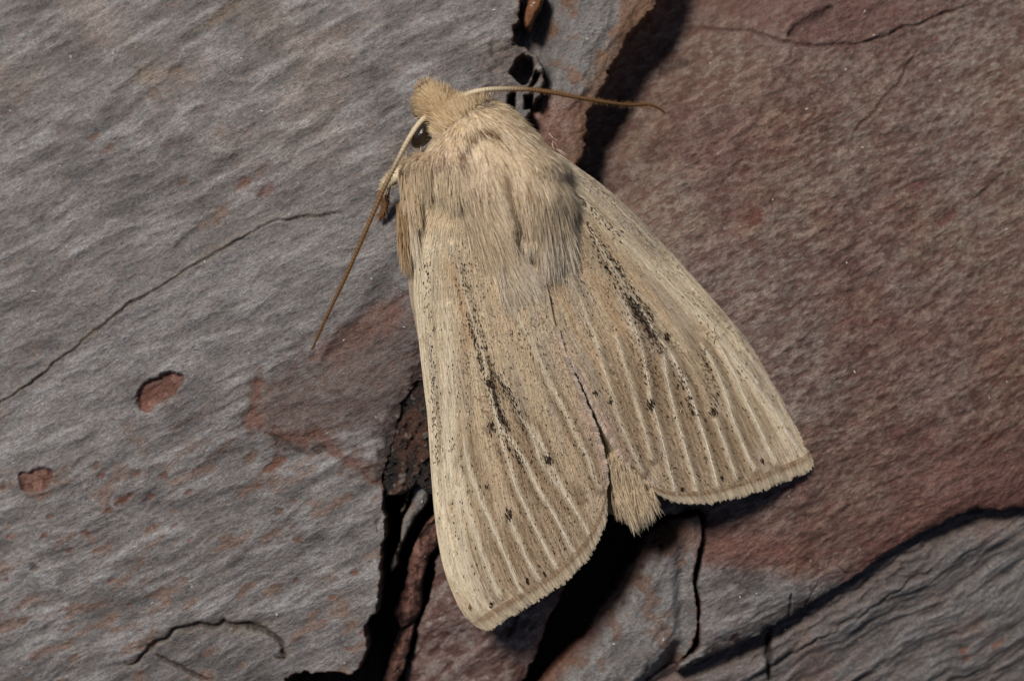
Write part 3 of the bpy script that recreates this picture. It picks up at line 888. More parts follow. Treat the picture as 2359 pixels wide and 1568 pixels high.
Zt = lambda a: (lambda x, y: np.interp(y, *a))
def surf(x, y):
    """height of the body's upper side under photo points"""
    bx, by = topx(BV); top = np.sin(tt.ravel()) > .02
    bx, by, bz = bx[top], by[top], BV[top, 2]
    k = np.array([np.argmin((bx - u) ** 2 + (by - w) ** 2) for u, w in zip(x, y)])
    return bz[k]
parts = [
    # left tegula tuft with silvery tips
    tuft('', [(1090, 565), (1130, 540), (1200, 570), (1215, 610), (1190, 650), (1130, 650), (1090, 610)], 2200, (.36, -.92, -.22), (.35, .7), surf, HAIR_M, HAIR_L, .13, width=(.013, .022), zj=.03),
    tuft('', [(1120, 590), (1190, 570), (1220, 600), (1200, 645), (1150, 655)], 520, (.44, -.88, -.10), (.5, 1.05), surf, HAIR_M * .7, HAIR_W * 1.06, .26, width=(.014, .022), zj=.04),
    tuft('', [(1080, 540), (1105, 560), (1130, 630), (1120, 640), (1090, 590)], 500, (.30, -.95, -.15), (.35, .6), surf, HAIR_M, HAIR_L, .14, width=(.013, .022), zj=.03),
    # right tegula tuft
    tuft('', [(1215, 470), (1300, 440), (1320, 520), (1310, 570), (1235, 575), (1220, 520)], 1700, (.13, -.98, -.20), (.35, .65), surf, HAIR_M * .95, HAIR_L * .95, .10, width=(.013, .022), zj=.03),
    tuft('', [(1240, 520), (1315, 500), (1322, 545), (1300, 575), (1245, 575)], 520, (.10, -.99, -.08), (.5, .95), surf, HAIR_M * .7, HAIR_W * 1.06, .18, width=(.014, .021), zj=.04),
    tuft('', [(1200, 540), (1235, 550), (1240, 575), (1208, 575)], 200, (.2, -.97, 0), (.15, .4), surf, HAIR_L, HAIR_W, .3, width=(.013, .02)),
    # hair over the left wing base
    tuft('', [(985, 395), (1060, 385), (1075, 420), (1045, 440), (1000, 430)], 700, (.14, -.95, -.30), (.2, .75), surf, HAIR_L, HAIR_L * 1.03, .22, width=(.013, .022), zj=.03),
    tuft('', [(935, 440), (958, 430), (958, 520), (945, 530)], 500, (.10, -.99, -.08), (.5, 1.1), 1.62, HAIR_L * .9, HAIR_W, .08),
    tuft('', [(922, 385), (990, 375), (990, 440), (932, 445)], 1200, (.07, -.97, -.22), (.22, .5), lambda x, y: np.maximum(surf(x, y), 1.7) + .04, HAIR_M, HAIR_L, .12, width=(.013, .022), zj=.04),
    tuft('', [(932, 425), (968, 425), (968, 480), (940, 490)], 900, (.12, -.98, -.10), (.3, .6), 1.98, HAIR_M, HAIR_L, .12, width=(.013, .022), zj=.08),
    # chest hair showing beside the left wing
    tuft('', [(912, 470), (940, 440), (944, 520), (940, 600), (918, 560)], 1500, (.16, -.98, -.12), (.30, .65), Zt(([440, 600], [1.5, 1.05])), np.array([.52, .34, .18]), np.array([.68, .50, .31]), .12),
    tuft('', [(918, 390), (955, 355), (962, 440), (928, 470)], 900, (.02, -.98, -.2), (.22, .42), 1.75, HAIR_M, HAIR_L, .16),
    # few pale hairs at the right wing joint
    tuft('', [(1262, 300), (1285, 340), (1300, 380), (1280, 380)], 30, (.5, -.7, .1), (.15, .32), 1.8, HAIR_L, HAIR_W, .5, width=(.008, .012)),
]
V_, F_, C_ = join(parts)
mpart('shoulder_tufts', V_, F_, M_HAIR, C_, body, stuff=True)

# head fur
N = 7000
i = rng.uniform(1.0, i_neck + 1.0, N); th = rng.uniform(.05, math.pi - .05, N)
p = body_at(i, th); n = normals(i, th)
fr = -tan[np.clip(i, 0, NU - 1).astype(int)]
d = n * .55 + fr * rng.uniform(.3, .9, N)[:, None] + rng.normal(size=(N, 3)) * .2
HC = np.array([.90, .71, .45])
c = mix(HC, HC * .62, rng.uniform(0, 1, N) * 1.2 - .35); c = mix(c, HAIR_W, (rng.uniform(0, 1, N) < .15) * .7)
hx, hy = topx(p)
keep = (np.hypot(hx - 968, hy - 316) > 36)
p, d, c, n = p[keep], d[keep], c[keep], n[keep]; N = len(p)
h2 = hairs(p, d, rng.uniform(.12, .32, N), rng.uniform(.014, .024, N), c * .80, c * 1.12, np.array([0, 0, .05]), 3, nrm=n)
mpart('head_fur', h2[0], [h2[1]], M_HAIR, h2[2], body, stuff=True)

# tail fur
tp = [tuft('', [(1396, 1045), (1432, 1030), (1482, 1105), (1500, 1165), (1452, 1195), (1415, 1150)], 7000, (.28, -.95, .0), (.10, .48), Zt(([1000, 1170], [1.28, 1.05])), HAIR_M * .95, HAIR_L, .17, (0, 0, -.3), zj=.18, width=(.012, .02)),
      tuft('', [(1450, 1090), (1502, 1110), (1512, 1155), (1470, 1180)], 2600, (.46, -.88, .0), (.08, .40), 1.05, HAIR_M * 1.0, HAIR_L, .20, (0, 0, -.3), zj=.15, width=(.012, .02)),
      tuft('', [(1405, 1110), (1440, 1130), (1440, 1175), (1412, 1165)], 1600, (.0, -.98, -.05), (.12, .40), .95, HAIR_M * .7, HAIR_M, .20, (0, 0, -.3), zj=.15, width=(.012, .02))]  # darker left part: shade beside the wing painted into the hair
V_, F_, C_ = join(tp)
mpart('tail_tuft', V_, F_, M_HAIR, C_, body, stuff=True)

# ------------------------------------------------------------------ tubes: antennae, legs, palps
def tube(pts, rad, colr, n=160, nv=10, ring=0, flat=1.0):
    q = catmull(np.column_stack([P([a[0] for a in pts], [a[1] for a in pts], [a[2] for a in pts])]), n)
    t = np.linspace(0, 1, n)
    r = np.interp(t, *rad)
    if ring:
        saw = (t * ring) % 1.0
        r = r * (1 + .16 * (saw - .5))
    tg = unit(np.gradient(q, axis=0)); s = unit(np.cross(tg, np.array([0, 0, 1.0]))); u = np.cross(s, tg)
    a = np.linspace(0, 2 * math.pi, nv, endpoint=False)
    V = q[:, None] + r[:, None, None] * (s[:, None] * np.cos(a)[None, :, None] + u[:, None] * (np.sin(a) * flat)[None, :, None])
    C = np.stack([np.interp(t, colr[0], [c[k] for c in colr[1]]) for k in range(3)], -1)
    if ring:
        C = C * (1 - .28 * ((t * ring) % 1.0 > .72))[:, None]
    C = np.repeat(C[:, None], nv, 1)
    F = [grid_faces(n, nv, None, True), np.arange(nv)[None, ::-1], ((n - 1) * nv + np.arange(nv))[None]]
    return V.reshape(-1, 3), F, C.reshape(-1, 3), q, tg

CREAM = np.array([.70, .57, .38]); ABR = np.array([.215, .112, .045]); ABR2 = np.array([.25, .12, .045])
antL = [(985, 268, 1.95), (966, 284, 2.1), (940, 322, 2.2), (914, 372, 2.2), (886, 430, 2.1), (858, 495, 2.0), (830, 560, 1.85), (800, 628, 1.65), (770, 692, 1.4), (742, 752, 1.1), (718, 806, .8)]
antR = [(1060, 226, 1.95), (1090, 213, 2.1), (1130, 206, 2.15), (1190, 205, 2.1), (1255, 211, 1.9), (1325, 224, 1.6), (1395, 236, 1.2), (1450, 242, .8), (1488, 241, .55), (1512, 247, .40), (1532, 261, .25)]
for ap, lab in ((antL, 'antenna stretched down beside the left wing'), (antR, 'antenna arching over the dark gap')):
    v, f, c, q, tg = tube(ap, ([0, .06, .3, .7, 1], [.070, .060, .049, .040, .024]), ([0, .08, .18, .34, 1], [CREAM, CREAM * .95, CREAM * .62, ABR * .95, ABR2 * .62]), 420, 10, 70)
    o = mpart('antenna', v, f, M_CHITIN, c, label=lab)
    m = 700; k = rng.integers(20, 400, m); side = np.cross(tg[k], [0, 0, 1.0]) * np.where(rng.uniform(size=m) < .5, 1, -1)[:, None]
    dd = side + tg[k] * .5 + rng.normal(size=(m, 3)) * .3
    h = hairs(q[k], dd, rng.uniform(.07, .12, m), .008, np.tile(ABR, (m, 1)), np.tile(ABR * 1.4, (m, 1)), K=2)
    mpart('bristles', h[0], [h[1]], M_HAIR, h[2], o, stuff=True)

def ellipsoid(c, r, axis, n=26, m=36):
    th = np.linspace(0.02, math.pi - .02, n); ph = np.linspace(0, 2 * math.pi, m, endpoint=False)
    T_, Ph = np.meshgrid(th, ph, indexing='ij')
    a = unit(np.array(axis, float)); b = unit(np.cross(a, [0, 0, 1.0])); z = np.cross(b, a)
    V = np.array(c) + a * (r[0] * np.cos(T_))[..., None] + b * (r[1] * np.sin(T_) * np.cos(Ph))[..., None] + z * (r[2] * np.sin(T_) * np.sin(Ph))[..., None]
    return V.reshape(-1, 3), [grid_faces(n, m, None, True), np.arange(m)[None, ::-1], ((n - 1) * m + np.arange(m))[None]]
for e in ((972, 311, 1.95), (1072, 244, 1.30)):
    V_, F_ = ellipsoid(P(*e), (.34, .21, .30), (.58, .81, 0))
    mpart('compound_eye', V_, F_, M_EYE, np.tile([.02, .012, .01], (len(V_), 1)))
for pp in ([(990, 262, 1.2), (965, 262, 1.35), (958, 235, 1.5), (966, 208, 1.62), (975, 192, 1.62)], [(1020, 225, 1.1), (1000, 214, 1.35), (988, 204, 1.5), (984, 196, 1.5), (982, 190, 1.45)]):
    v, f, c, q, tg = tube(pp, ([0, .4, .8, 1], [.10, .13, .10, .04]), ([0, .5, 1], [HAIR_D, np.array([.25, .18, .11]), np.array([.30, .20, .10])]), 60, 12)
    o = mpart('palp', v, f, M_CHITIN, c)
    m = 500; k = rng.integers(4, 58, m); dd = tg[k] * .9 + rng.normal(size=(m, 3)) * .35
    h = hairs(q[k] + rng.normal(size=(m, 3)) * .05, dd, rng.uniform(.08, .16, m), .02, np.tile(HAIR_D, (m, 1)) * rng.uniform(.6, 1.6, (m, 1)), np.tile(HAIR_M, (m, 1)), K=2)
    mpart('palp_hair', h[0], [h[1]], M_HAIR, h[2], o, stuff=True)

lg = [(965, 370, 1.2), (930, 395, 1.25), (902, 412, 1.25), (888, 430, 1.12), (884, 448, .95), (886, 466, .78), (884, 486, .66), (872, 505, .62)]
v, f, c, q, tg = tube(lg, ([0, .3, .5, .7, 1], [.13, .17, .14, .10, .04]), ([0, .55, .62, 1], [CREAM, CREAM * .95, np.array([.34, .18, .09]), np.array([.22, .11, .05])]), 90, 14)
leg = mpart('foreleg', v, f, M_CHITIN, c, label='cream foreleg with brown shin tucked beside the chest')
m = 1500; k = rng.integers(3, 85, m)
dd = tg[k] * .8 + rng.normal(size=(m, 3)) * .3
cc_ = c.reshape(90, 14, 3)[k, 0]
h = hairs(q[k] + unit(rng.normal(size=(m, 3))) * np.interp(k / 90, [0, .3, .5, .7, 1], [.12, .16, .13, .09, .04])[:, None], dd, rng.uniform(.08, .16, m), .02, cc_ * .9, cc_ * 1.05, K=2)
mpart('leg_scales', h[0], [h[1]], M_HAIR, h[2], leg, stuff=True)

# ------------------------------------------------------------------ wings
w3 = crop(1150, 900, 3.37); w2 = crop(1100, 500, 3.37); w4 = crop(1200, 1350, 2.851); w5 = crop(1650, 450, 2.851); w6 = crop(1700, 950, 2.412)
A_ = np.array
WING_A = A_([.61, .498, .345]); WING_B = A_([.53, .410, .272]); WING_C = A_([.455, .352, .250]); WING_CREAM = A_([.74, .635, .465]); WING_P = A_([.47, .33, .25])
VEIN = A_([.72, .64, .50])

def resample(pts, n):
    return catmull(pts, n)

class Wing:
    def __init__(self, costa, dorsum, zc, zd, camber, ns=420, nt=230):
        self.ns, self.nt = ns, nt
        c = resample(costa, ns); d = resample(dorsum, ns)
        self.c, self.d = c, d
        self.zc, self.zd, self.camber = zc, zd, camber
    def px(self, termen):
        """Coons patch: costa t=0, dorsum t=1"""
        ns, nt = self.ns, self.nt
        s = np.linspace(0, 1, ns)[:, None, None]; t = np.linspace(0, 1, nt)[None, :, None]
        C, D = self.c[:, None, :], self.d[:, None, :]
        T = resample([tuple(self.c[-1])] + termen + [tuple(self.d[-1])], nt)[None]
        B = (self.c[0] * (1 - t) + self.d[0] * t)
        q = (1 - t) * C + t * D + (1 - s) * B + s * T - ((1 - s) * (1 - t) * self.c[0] + (1 - s) * t * self.d[0] + s * (1 - t) * self.c[-1] + s * t * self.d[-1])
        return q
    def z(self, S_, T_):
        a = np.interp(S_, *self.zc); b = np.interp(S_, *self.zd)
        return a * (1 - T_) + b * T_ + self.camber * np.sin(math.pi * T_ ** .8) * (.4 + .6 * (1 - S_)) - .16 * (1 - T_) ** 8

def build_wing(side, costa, dorsum, termen, zc, zd, camber, veins, darks, spots, extra):
    wing = Wing(costa, dorsum, zc, zd, camber)
    q = wing.px(termen); ns, nt = wing.ns, wing.nt
    s = np.linspace(0, 1, ns); t = np.linspace(0, 1, nt)
    S_, T_ = np.meshgrid(s, t, indexing='ij')
    Z = wing.z(S_, T_)
    px, py = q[..., 0], q[..., 1]
    # relief along the veins
    vmin = np.full(px.shape, 1e9); vnext = vmin.copy(); body1 = np.zeros(px.shape); body2 = np.zeros(px.shape)
    for vn in veins:
        v = resample(vn['p'], 40)
        dd, ar = seg_dist(px[::2, ::2], py[::2, ::2], v)
        dd = np.repeat(np.repeat(dd, 2, 0), 2, 1)[:ns, :nt]
        ar = np.repeat(np.repeat(ar, 2, 0), 2, 1)[:ns, :nt]; on = sstep(.0, .05, ar) * (ar < .995)
        near = dd < vmin; second = (~near) & (dd < vnext)
        body2 = np.where(near, body1, np.where(second, on, body2)); body1 = np.where(near, on, body1)
        vnext = np.minimum(vnext, np.maximum(vmin, dd)); vmin = np.minimum(vmin, dd)
    Z = Z + .03 * np.exp(-(vmin / 9) ** 2) - .02 * np.exp(-((vmin - 20) / 12) ** 2)
    Z = Z + .03 * (fbm(S_ * 3, T_ * 22, 3, 5 + side) - .5)
    V = P(px, py, Z)
    # colours: straw costa, warm middle, greyer outer part, dark dust beside the veins
    c = mix(WING_A, WING_B, sstep(.15, .6, T_))
    c = mix(c, WING_C, sstep(.55, 1.0, S_) * sstep(.12, .35, T_) * .75)
    c = mix(c, WING_CREAM, sstep(.22, .03, T_) * .8)
    c = mix(c, A_([.54, .385, .235]), sstep(.5, .75, fbm(S_ * 2.5, T_ * 9, 3, 81 + side)) * sstep(.2, .35, T_) * sstep(.9, .6, S_) * .55)
    c = mix(c, A_([.42, .345, .27]), sstep(.5, .75, fbm(S_ * 4 + 7, T_ * 12, 3, 83 + side)) * .6)
    c = mix(c, WING_P, sstep(.85, 1.0, T_) * sstep(.45, .8, S_) * .8)
    sh = np.exp(-((vmin - 13) / 8) ** 2)
    c = mix(c, A_([.26, .18, .11]), sh * sstep(.35, .65, S_) * .72 * sstep(.1, .25, T_) * (.5 + fbm(S_ * 9, T_ * 9, 2, 96)))
    mid = np.exp(-((vnext - vmin) / 5) ** 2) * sstep(10, 18, vmin) * body1 * body2 * sstep(45, 32, vmin)
    c = mix(c, A_([.22, .145, .085]), mid * sstep(.3, .55, S_) * .8)
    c = mix(c, VEIN, np.exp(-(vmin / 5) ** 2) * .5)
    for pts, wd, am, cl in extra:
        dd, ar = seg_dist(px, py, pts)
        wv = wd * (.6 + .8 * fbm(S_ * 26, T_ * 26, 2, 90))
        c = mix(c, A_(cl), np.exp(-(dd / wv) ** 2) * am)
    o = mpart('forewing', V, [grid_faces(ns, nt)], M_WING, c.reshape(-1, 3), uv=np.stack([S_ * 9, T_ * 4.5], -1).reshape(-1, 2),
              label='left forewing, inner edge over the tail' if side == 0 else 'right forewing spread towards the reddish bark')
    V = V.reshape(ns, nt, 3)
    tS = unit(np.gradient(V, axis=0)); tT = unit(np.gradient(V, axis=1)); nn = unit(np.cross(tS, tT)); nn *= np.sign(nn[..., 2:3])
    # lookup from photo point to grid
    fx, fy = px.ravel(), py.ravel()
    gx0, gy0 = fx.min(), fy.min(); cell = 3.0
    gw = int((fx.max() - gx0) / cell) + 2; gh = int((fy.max() - gy0) / cell) + 2
    look = np.full((gw, gh), -1, int)
    look[((fx - gx0) / cell).astype(int), ((fy - gy0) / cell).astype(int)] = np.arange(len(fx))
    def at(x, y):
        x = np.asarray(x, float); y = np.asarray(y, float)
        a = np.clip(((x - gx0) / cell).astype(int), 0, gw - 1); b = np.clip(((y - gy0) / cell).astype(int), 0, gh - 1)
        return look[a, b]
    # veins, each its own thin raised ridge
    for vn in veins:
        v = resample(vn['p'], 90)
        k = at(v[:, 0], v[:, 1]); ok = k >= 0
        if ok.sum() < 8: continue
        zz = np.interp(np.arange(90), np.where(ok)[0], Z.ravel()[k[ok]])
        zz = np.convolve(np.pad(zz, 4, mode='edge'), np.ones(9) / 9, 'valid')
        w = vn.get('w', 1.0) * .0155 * np.clip(np.minimum(np.linspace(0, 14, 90) + .25, np.linspace(14, 0, 90) + .35), 0, 1)
        w = w * (.8 + .4 * rng.uniform(size=90))
        qv = P(v[:, 0], v[:, 1], zz)
        tg = unit(np.gradient(qv, axis=0)); sd_ = unit(np.cross(tg, [0, 0, 1.0]))
        prof = [(-1, -.010), (-.55, .008), (0, .013), (.55, .008), (1, -.010)]
        VV = np.stack([qv + sd_ * (a * w)[:, None] + np.array([0, 0, 1.0]) * b for a, b in prof], 1)
        cb = mix(vn.get('c0', VEIN * .85), vn.get('c1', VEIN), np.linspace(0, 1, 90))
        cb = cb * (.86 + .28 * rng.uniform(size=(90, 1)))
        CC = np.repeat(cb[:, None], 5, 1)
        mpart('vein', VV, [grid_faces(90, 5)], M_SCALE, CC.reshape(-1, 3), o)
    # dark scales
    pts = []; szs = []
    for reg in darks:
        kind, data, cnt, spread, sz = reg
        if kind == 'line':
            v = resample(data, 60); k = rng.integers(0, 60, cnt)
            x = v[k, 0] + rng.normal(size=cnt) * spread; y = v[k, 1] + rng.normal(size=cnt) * spread
        elif kind == 'wing':
            a = rng.integers(0, ns, cnt); b = (nt * np.clip(rng.uniform(*data, cnt), 0, .999)).astype(int)
            x = px[a, b]; y = py[a, b]
        pts.append(np.stack([x, y], -1)); szs.append(sz * rng.uniform(.6, 1.3, cnt))
    for vn in veins:                                   # dashes along both sides of each vein
        v = resample(vn['p'], 60); ln_ = np.linalg.norm(np.diff(v, axis=0), axis=1).sum()
        cnt = int(ln_ / 12 * vn.get('dash', 1.0)); k = rng.integers(6, 58, max(cnt, 1))
        tg2 = unit(np.gradient(v, axis=0))[k]; off = rng.normal(11, 3, len(k)) * np.where(rng.uniform(size=len(k)) < .6, 1, -1)
        pts.append(v[k] + np.stack([-tg2[:, 1], tg2[:, 0]], -1) * off[:, None]); szs.append(rng.uniform(.5, 1.0, len(k)))
    for (x0, y0, r0) in spots:
        m = int(26 * r0); pts.append(np.array([x0, y0]) + rng.normal(size=(m, 2)) * np.array([4.2, 6.2]) * r0 * .8); szs.append(rng.uniform(.9, 1.3, m))
    pts = np.concatenate(pts); szs = np.concatenate(szs)
    k = at(pts[:, 0], pts[:, 1]); ok = k >= 0; k = k[ok]; szs = szs[ok]
    pos = V.reshape(-1, 3)[k]; a = tS.reshape(-1, 3)[k]; n_ = nn.reshape(-1, 3)[k]
    jit = unit(a + rng.normal(size=a.shape) * .16); b = unit(np.cross(n_, jit))
    ln_ = (.040 * szs * rng.uniform(.7, 1.5, len(k)))[:, None]; wd = (.0145 * szs ** .7)[:, None]
    base = pos + n_ * .014
    quad = np.stack([base - jit * ln_, base - b * wd + n_ * .006, base + jit * ln_ + n_ * .012, base + b * wd + n_ * .006], 1)
    N_ = len(k)
    dc = np.repeat(mix(A_([.010, .008, .007]), A_([.06, .036, .022]), rng.uniform(0, 1, N_) ** 2)[:, None], 4, 1)
    mpart('dark_scales', quad.reshape(-1, 3), [np.arange(N_ * 4).reshape(-1, 4)], M_SCALE, dc.reshape(-1, 3), o, stuff=True)
    # pale loose scales, raised fine texture
    N_ = 5200
    a_i = rng.integers(2, ns - 2, N_); b_i = rng.integers(2, nt - 2, N_); kk = a_i * nt + b_i
    pos = V.reshape(-1, 3)[kk]; a = tS.reshape(-1, 3)[kk]; n_ = nn.reshape(-1, 3)[kk]
    jit = unit(a + rng.normal(size=a.shape) * .12); b = unit(np.cross(n_, jit))
    ln_ = (rng.uniform(.03, .075, N_))[:, None]; wd = rng.uniform(.008, .016, N_)[:, None]
    base = pos + n_ * .006
    quad = np.stack([base - jit * ln_, base - b * wd, base + jit * ln_ + n_ * .010, base + b * wd], 1)
    cs = c.reshape(-1, 3)[kk] * rng.uniform(.62, 1.28, (N_, 1))
    M2 = 2400                                          # long fine fibres of scales following the wing's lines
    a_i = rng.integers(2, ns - 2, M2); b_i = rng.integers(2, nt - 2, M2); kk = a_i * nt + b_i
    pos = V.reshape(-1, 3)[kk]; a = tS.reshape(-1, 3)[kk]; n_ = nn.reshape(-1, 3)[kk]; b = unit(np.cross(n_, a))
    ln_ = rng.uniform(.10, .26, M2)[:, None]; wd = rng.uniform(.005, .010, M2)[:, None]; base = pos + n_ * .012
    quad = np.concatenate([quad, np.stack([base - a * ln_, base - b * wd, base + a * ln_, base + b * wd], 1)])
    cs = np.concatenate([cs, c.reshape(-1, 3)[kk] * np.where(rng.uniform(size=(M2, 1)) < .6, 1.20, .70) * rng.uniform(.85, 1.1, (M2, 1))]); N_ = N_ + M2
    mpart('pale_scales', quad.reshape(-1, 3), [np.arange(N_ * 4).reshape(-1, 4)], M_SCALE, np.repeat(cs[:, None], 4, 1).reshape(-1, 3), o, stuff=True)
    # fringe along the outer edge, then the lower inner edge
    edge = V[-1]; outd = tS[-1]
    fr = []
    def fringe(M, u, inset, L0, L1, w0, colA, colB, teeth, lift, e=edge, od=outd, tg=tT[-1], lean=0.0):
        uu = rng.uniform(u[0], u[1], M)
        x = uu * (len(e) - 1); i0 = np.minimum(x.astype(int), len(e) - 2); f = (x - i0)[:, None]
        pos = e[i0] * (1 - f) + e[i0 + 1] * f; d_ = unit(od[i0] * (1 - f) + od[i0 + 1] * f)
        cid = np.floor(uu * teeth + .8 * vnoise(uu * teeth * .5, uu * 0, 17)); ch = _hash(cid, cid * 0, 5); ch2 = _hash(cid, cid * 0 + 9, 6)
        L_ = rng.uniform(L0, L1, M) * (.84 + .2 * ch) * np.clip(np.minimum(uu, 1 - uu) * 22 + .45, 0, 1)
        d_ = unit(d_ + tg[i0] * lean + rng.normal(size=(M, 3)) * .06 + np.array([0, 0, -.04]) + tg[i0] * ((ch2 - .5) * .16)[:, None])
        pos = pos - d_ * inset + np.array([0, 0, 1.0]) * (lift + rng.normal(size=M) * .006)[:, None]
        ca = mix(colA, colA * .6, rng.uniform(size=M) * 1.1 - .3); cb = mix(colB, colB * .7, rng.uniform(size=M) * 1.1 - .4)
        dk = (.68 + .46 * ch2)[:, None]; ca = ca * dk; cb = cb * dk
        return hairs(pos, d_, L_, rng.uniform(w0 * .7, w0 * 1.2, M), ca, cb, np.array([0, 0, -.10]), 2, tip=.55)
    fr.append(fringe(5200, (.0, 1), .10, .24, .42, .019, A_([.56, .40, .26]), A_([.78, .65, .47]), 120, .004))
    fr.append(fringe(1700, (.05, 1), .06, .05, .13, .018, A_([.62, .43, .28]), A_([.46, .28, .16]), 120, .012))
    V_, F_, C_ = join(fr)
    mpart('fringe', V_, F_, M_HAIR, C_, o, stuff=True)
    e2 = V[:, -1]; od2 = tT[:, -1] * .8 + tS[:, -1] * .6
    g = fringe(2000, (.42, 1), .06, .06, .15, .016, A_([.62, .44, .32]), A_([.86, .70, .56]), 60, .008, e2, unit(od2), tS[:, -1], .3)
    mpart('inner_fringe', g[0], [g[1]], M_HAIR, g[2], o, stuff=True)
    return o, V, nn, tS, at

# left forewing
LC = [(1025, 385), (990, 450), (970, 515), (958, 580), (953, 640), (954, 700), (962, 765), (969, 830), (977, 900), (985, 970), (990, 1050), (995, 1120), (1000, 1180), (1008, 1240), (1021, 1305), (1042, 1365), (1066, 1412), (1095, 1440)]
LD = [(1190, 480), (1215, 540), (1245, 610), (1262, 670), (1272, 720), (1285, 770), (1305, 830), (1330, 890), (1355, 950), (1374, 1000), (1388, 1050), (1396, 1100), (1397, 1130)]
LT = [(1140, 1410), (1202, 1374), (1250, 1343), (1295, 1311), (1330, 1277), (1358, 1243), (1380, 1200), (1392, 1165)]
def vn(p, w=1.0, dash=1.0, **k): return dict(p=p, w=w, dash=dash, **k)
TANV = A_([.58, .47, .32])
LV = [vn(w2([(760, 740), (830, 960), (900, 1250), (990, 1530)]) + w3([(850, 280), (920, 560), (950, 740), (990, 900), (1020, 1040), (1080, 1200), (1190, 1340), (1300, 1500)]) + w4([(1060, 200), (1150, 350), (1250, 520), (1350, 720), (1390, 800)]), 1.25, 1.3, c0=TANV),
      vn(w3([(1200, 30), (1370, 320), (1490, 600), (1600, 820), (1750, 1120), (1850, 1330), (1970, 1560)]) + w4([(1540, 130), (1600, 230)]), 1.0, .8, c0=TANV, c1=TANV * 1.1),
      vn([(1228, 985)] + w4([(1200, 60), (1340, 330), (1450, 510), (1510, 630)]), .9, .5),
      vn(w3([(1050, 1110), (1090, 1350), (1150, 1520)]) + w4([(890, 200), (960, 360), (1060, 570), (1140, 730), (1230, 900)]), 1.1, 1.0),
      vn(w4([(845, 500), (920, 680), (1000, 850), (1085, 1000)]), .9, .5),
      vn([(1068, 1010)] + w4([(500, 60), (590, 310), (700, 560), (800, 780), (870, 950), (940, 1110)]), 1.1, 1.0),
      vn(w4([(430, 150), (460, 330), (520, 500), (600, 750), (680, 950), (755, 1130)]), 1.1, .9),
      vn(w4([(400, 250), (425, 520), (450, 760), (500, 950), (560, 1200), (575, 1300)]), 1.0, .8),
      vn(w3([(545, 0), (555, 300), (535, 560), (540, 900), (545, 1250), (560, 1567)]) + w4([(350, 130), (375, 330)]), 1.0, .25, c0=WING_CREAM, c1=VEIN),
      vn(w3([(560, 330), (600, 640), (610, 900), (600, 1250), (610, 1500)]), .8, .35, c0=WING_CREAM),
      vn(w3([(1000, 610), (1180, 850), (1250, 1050), (1400, 1300)]) + w4([(1110, 20), (1290, 270), (1400, 430)]), .7, 1.0, c0=TANV * .8, c1=VEIN * .9)]
L_CU = w2([(800, 800), (930, 1200), (1000, 1500)]) + w3([(830, 120), (900, 330), (950, 500), (990, 700), (1030, 900), (1080, 1080), (1140, 1220)])
LDK = [('line', L_CU, 120, 6, .8), ('line', w3([(740, 60), (830, 350), (900, 620), (950, 760)]), 90, 3, .9),
       ('line', w3([(1000, 740), (1040, 960), (1130, 1200)]), 70, 4.5, 1.0), ('line', w3([(960, 560), (1150, 830), (1250, 1060), (1340, 1250)]), 90, 4, .9),
       ('line', w3([(1100, 1290), (1200, 1420), (1300, 1560)]), 50, 6, .9),
       ('line', [(985, 610), (984, 680), (992, 760), (1000, 860), (1005, 960), (1012, 1060)], 110, 6, .7),
       ('line', w3([(400, 650), (415, 900), (440, 1300), (450, 1560)]), 70, 4, .6),
       ('line', w3([(680, 150), (720, 500), (760, 900), (780, 1250)]), 70, 6, .5),
       ('wing', (.35, .98), 260, 0, .75), ('wing', (.02, .35), 90, 0, .55), ('wing', (.3, .98), 2400, 0, .32)]
LSP = [(1132, 982, 1.2), (1262, 1058, 1.2), (1170, 1187, 1.3), (1213, 1336, .5), (1253, 1320, .35), (1132, 1390, .5), (1082, 1398, .4), (1127, 885, .9), (1120, 1120, .35)]
LEX = [(L_CU, 9, .32, (.20, .14, .09)), (w3([(960, 560), (1150, 830), (1250, 1060), (1340, 1250)]), 8, .4, (.16, .10, .06)),
       (w3([(1000, 780), (1040, 960), (1120, 1180)]), 5, .6, (.06, .04, .03)), ([(1000, 600), (1003, 800), (1012, 1000), (1015, 1150)], 6, .3, (.25, .18, .12)),
       (w3([(690, 200), (730, 560), (770, 1000)]), 10, .4, (.30, .19, .11)), (w3([(760, 1130), (800, 1300), (830, 1500)]) + w4([(640, 130), (690, 330)]), 14, .5, (.26, .17, .10)),
       ([(1036, 610), (1062, 690), (1085, 790)], 12, .5, (.42, .25, .13)),
       ([(1062, 1380), (1090, 1420), (1110, 1428)], 18, .35, (.36, .22, .12))]
left = build_wing(0, LC, LD, LT, ([0, .3, .7, 1], [2.15, 1.30, .60, .20]), ([0, .2, .5, .8, 1], [2.35, 2.42, 2.25, 1.85, 1.55]), .38, LV, LDK, LSP, LEX)

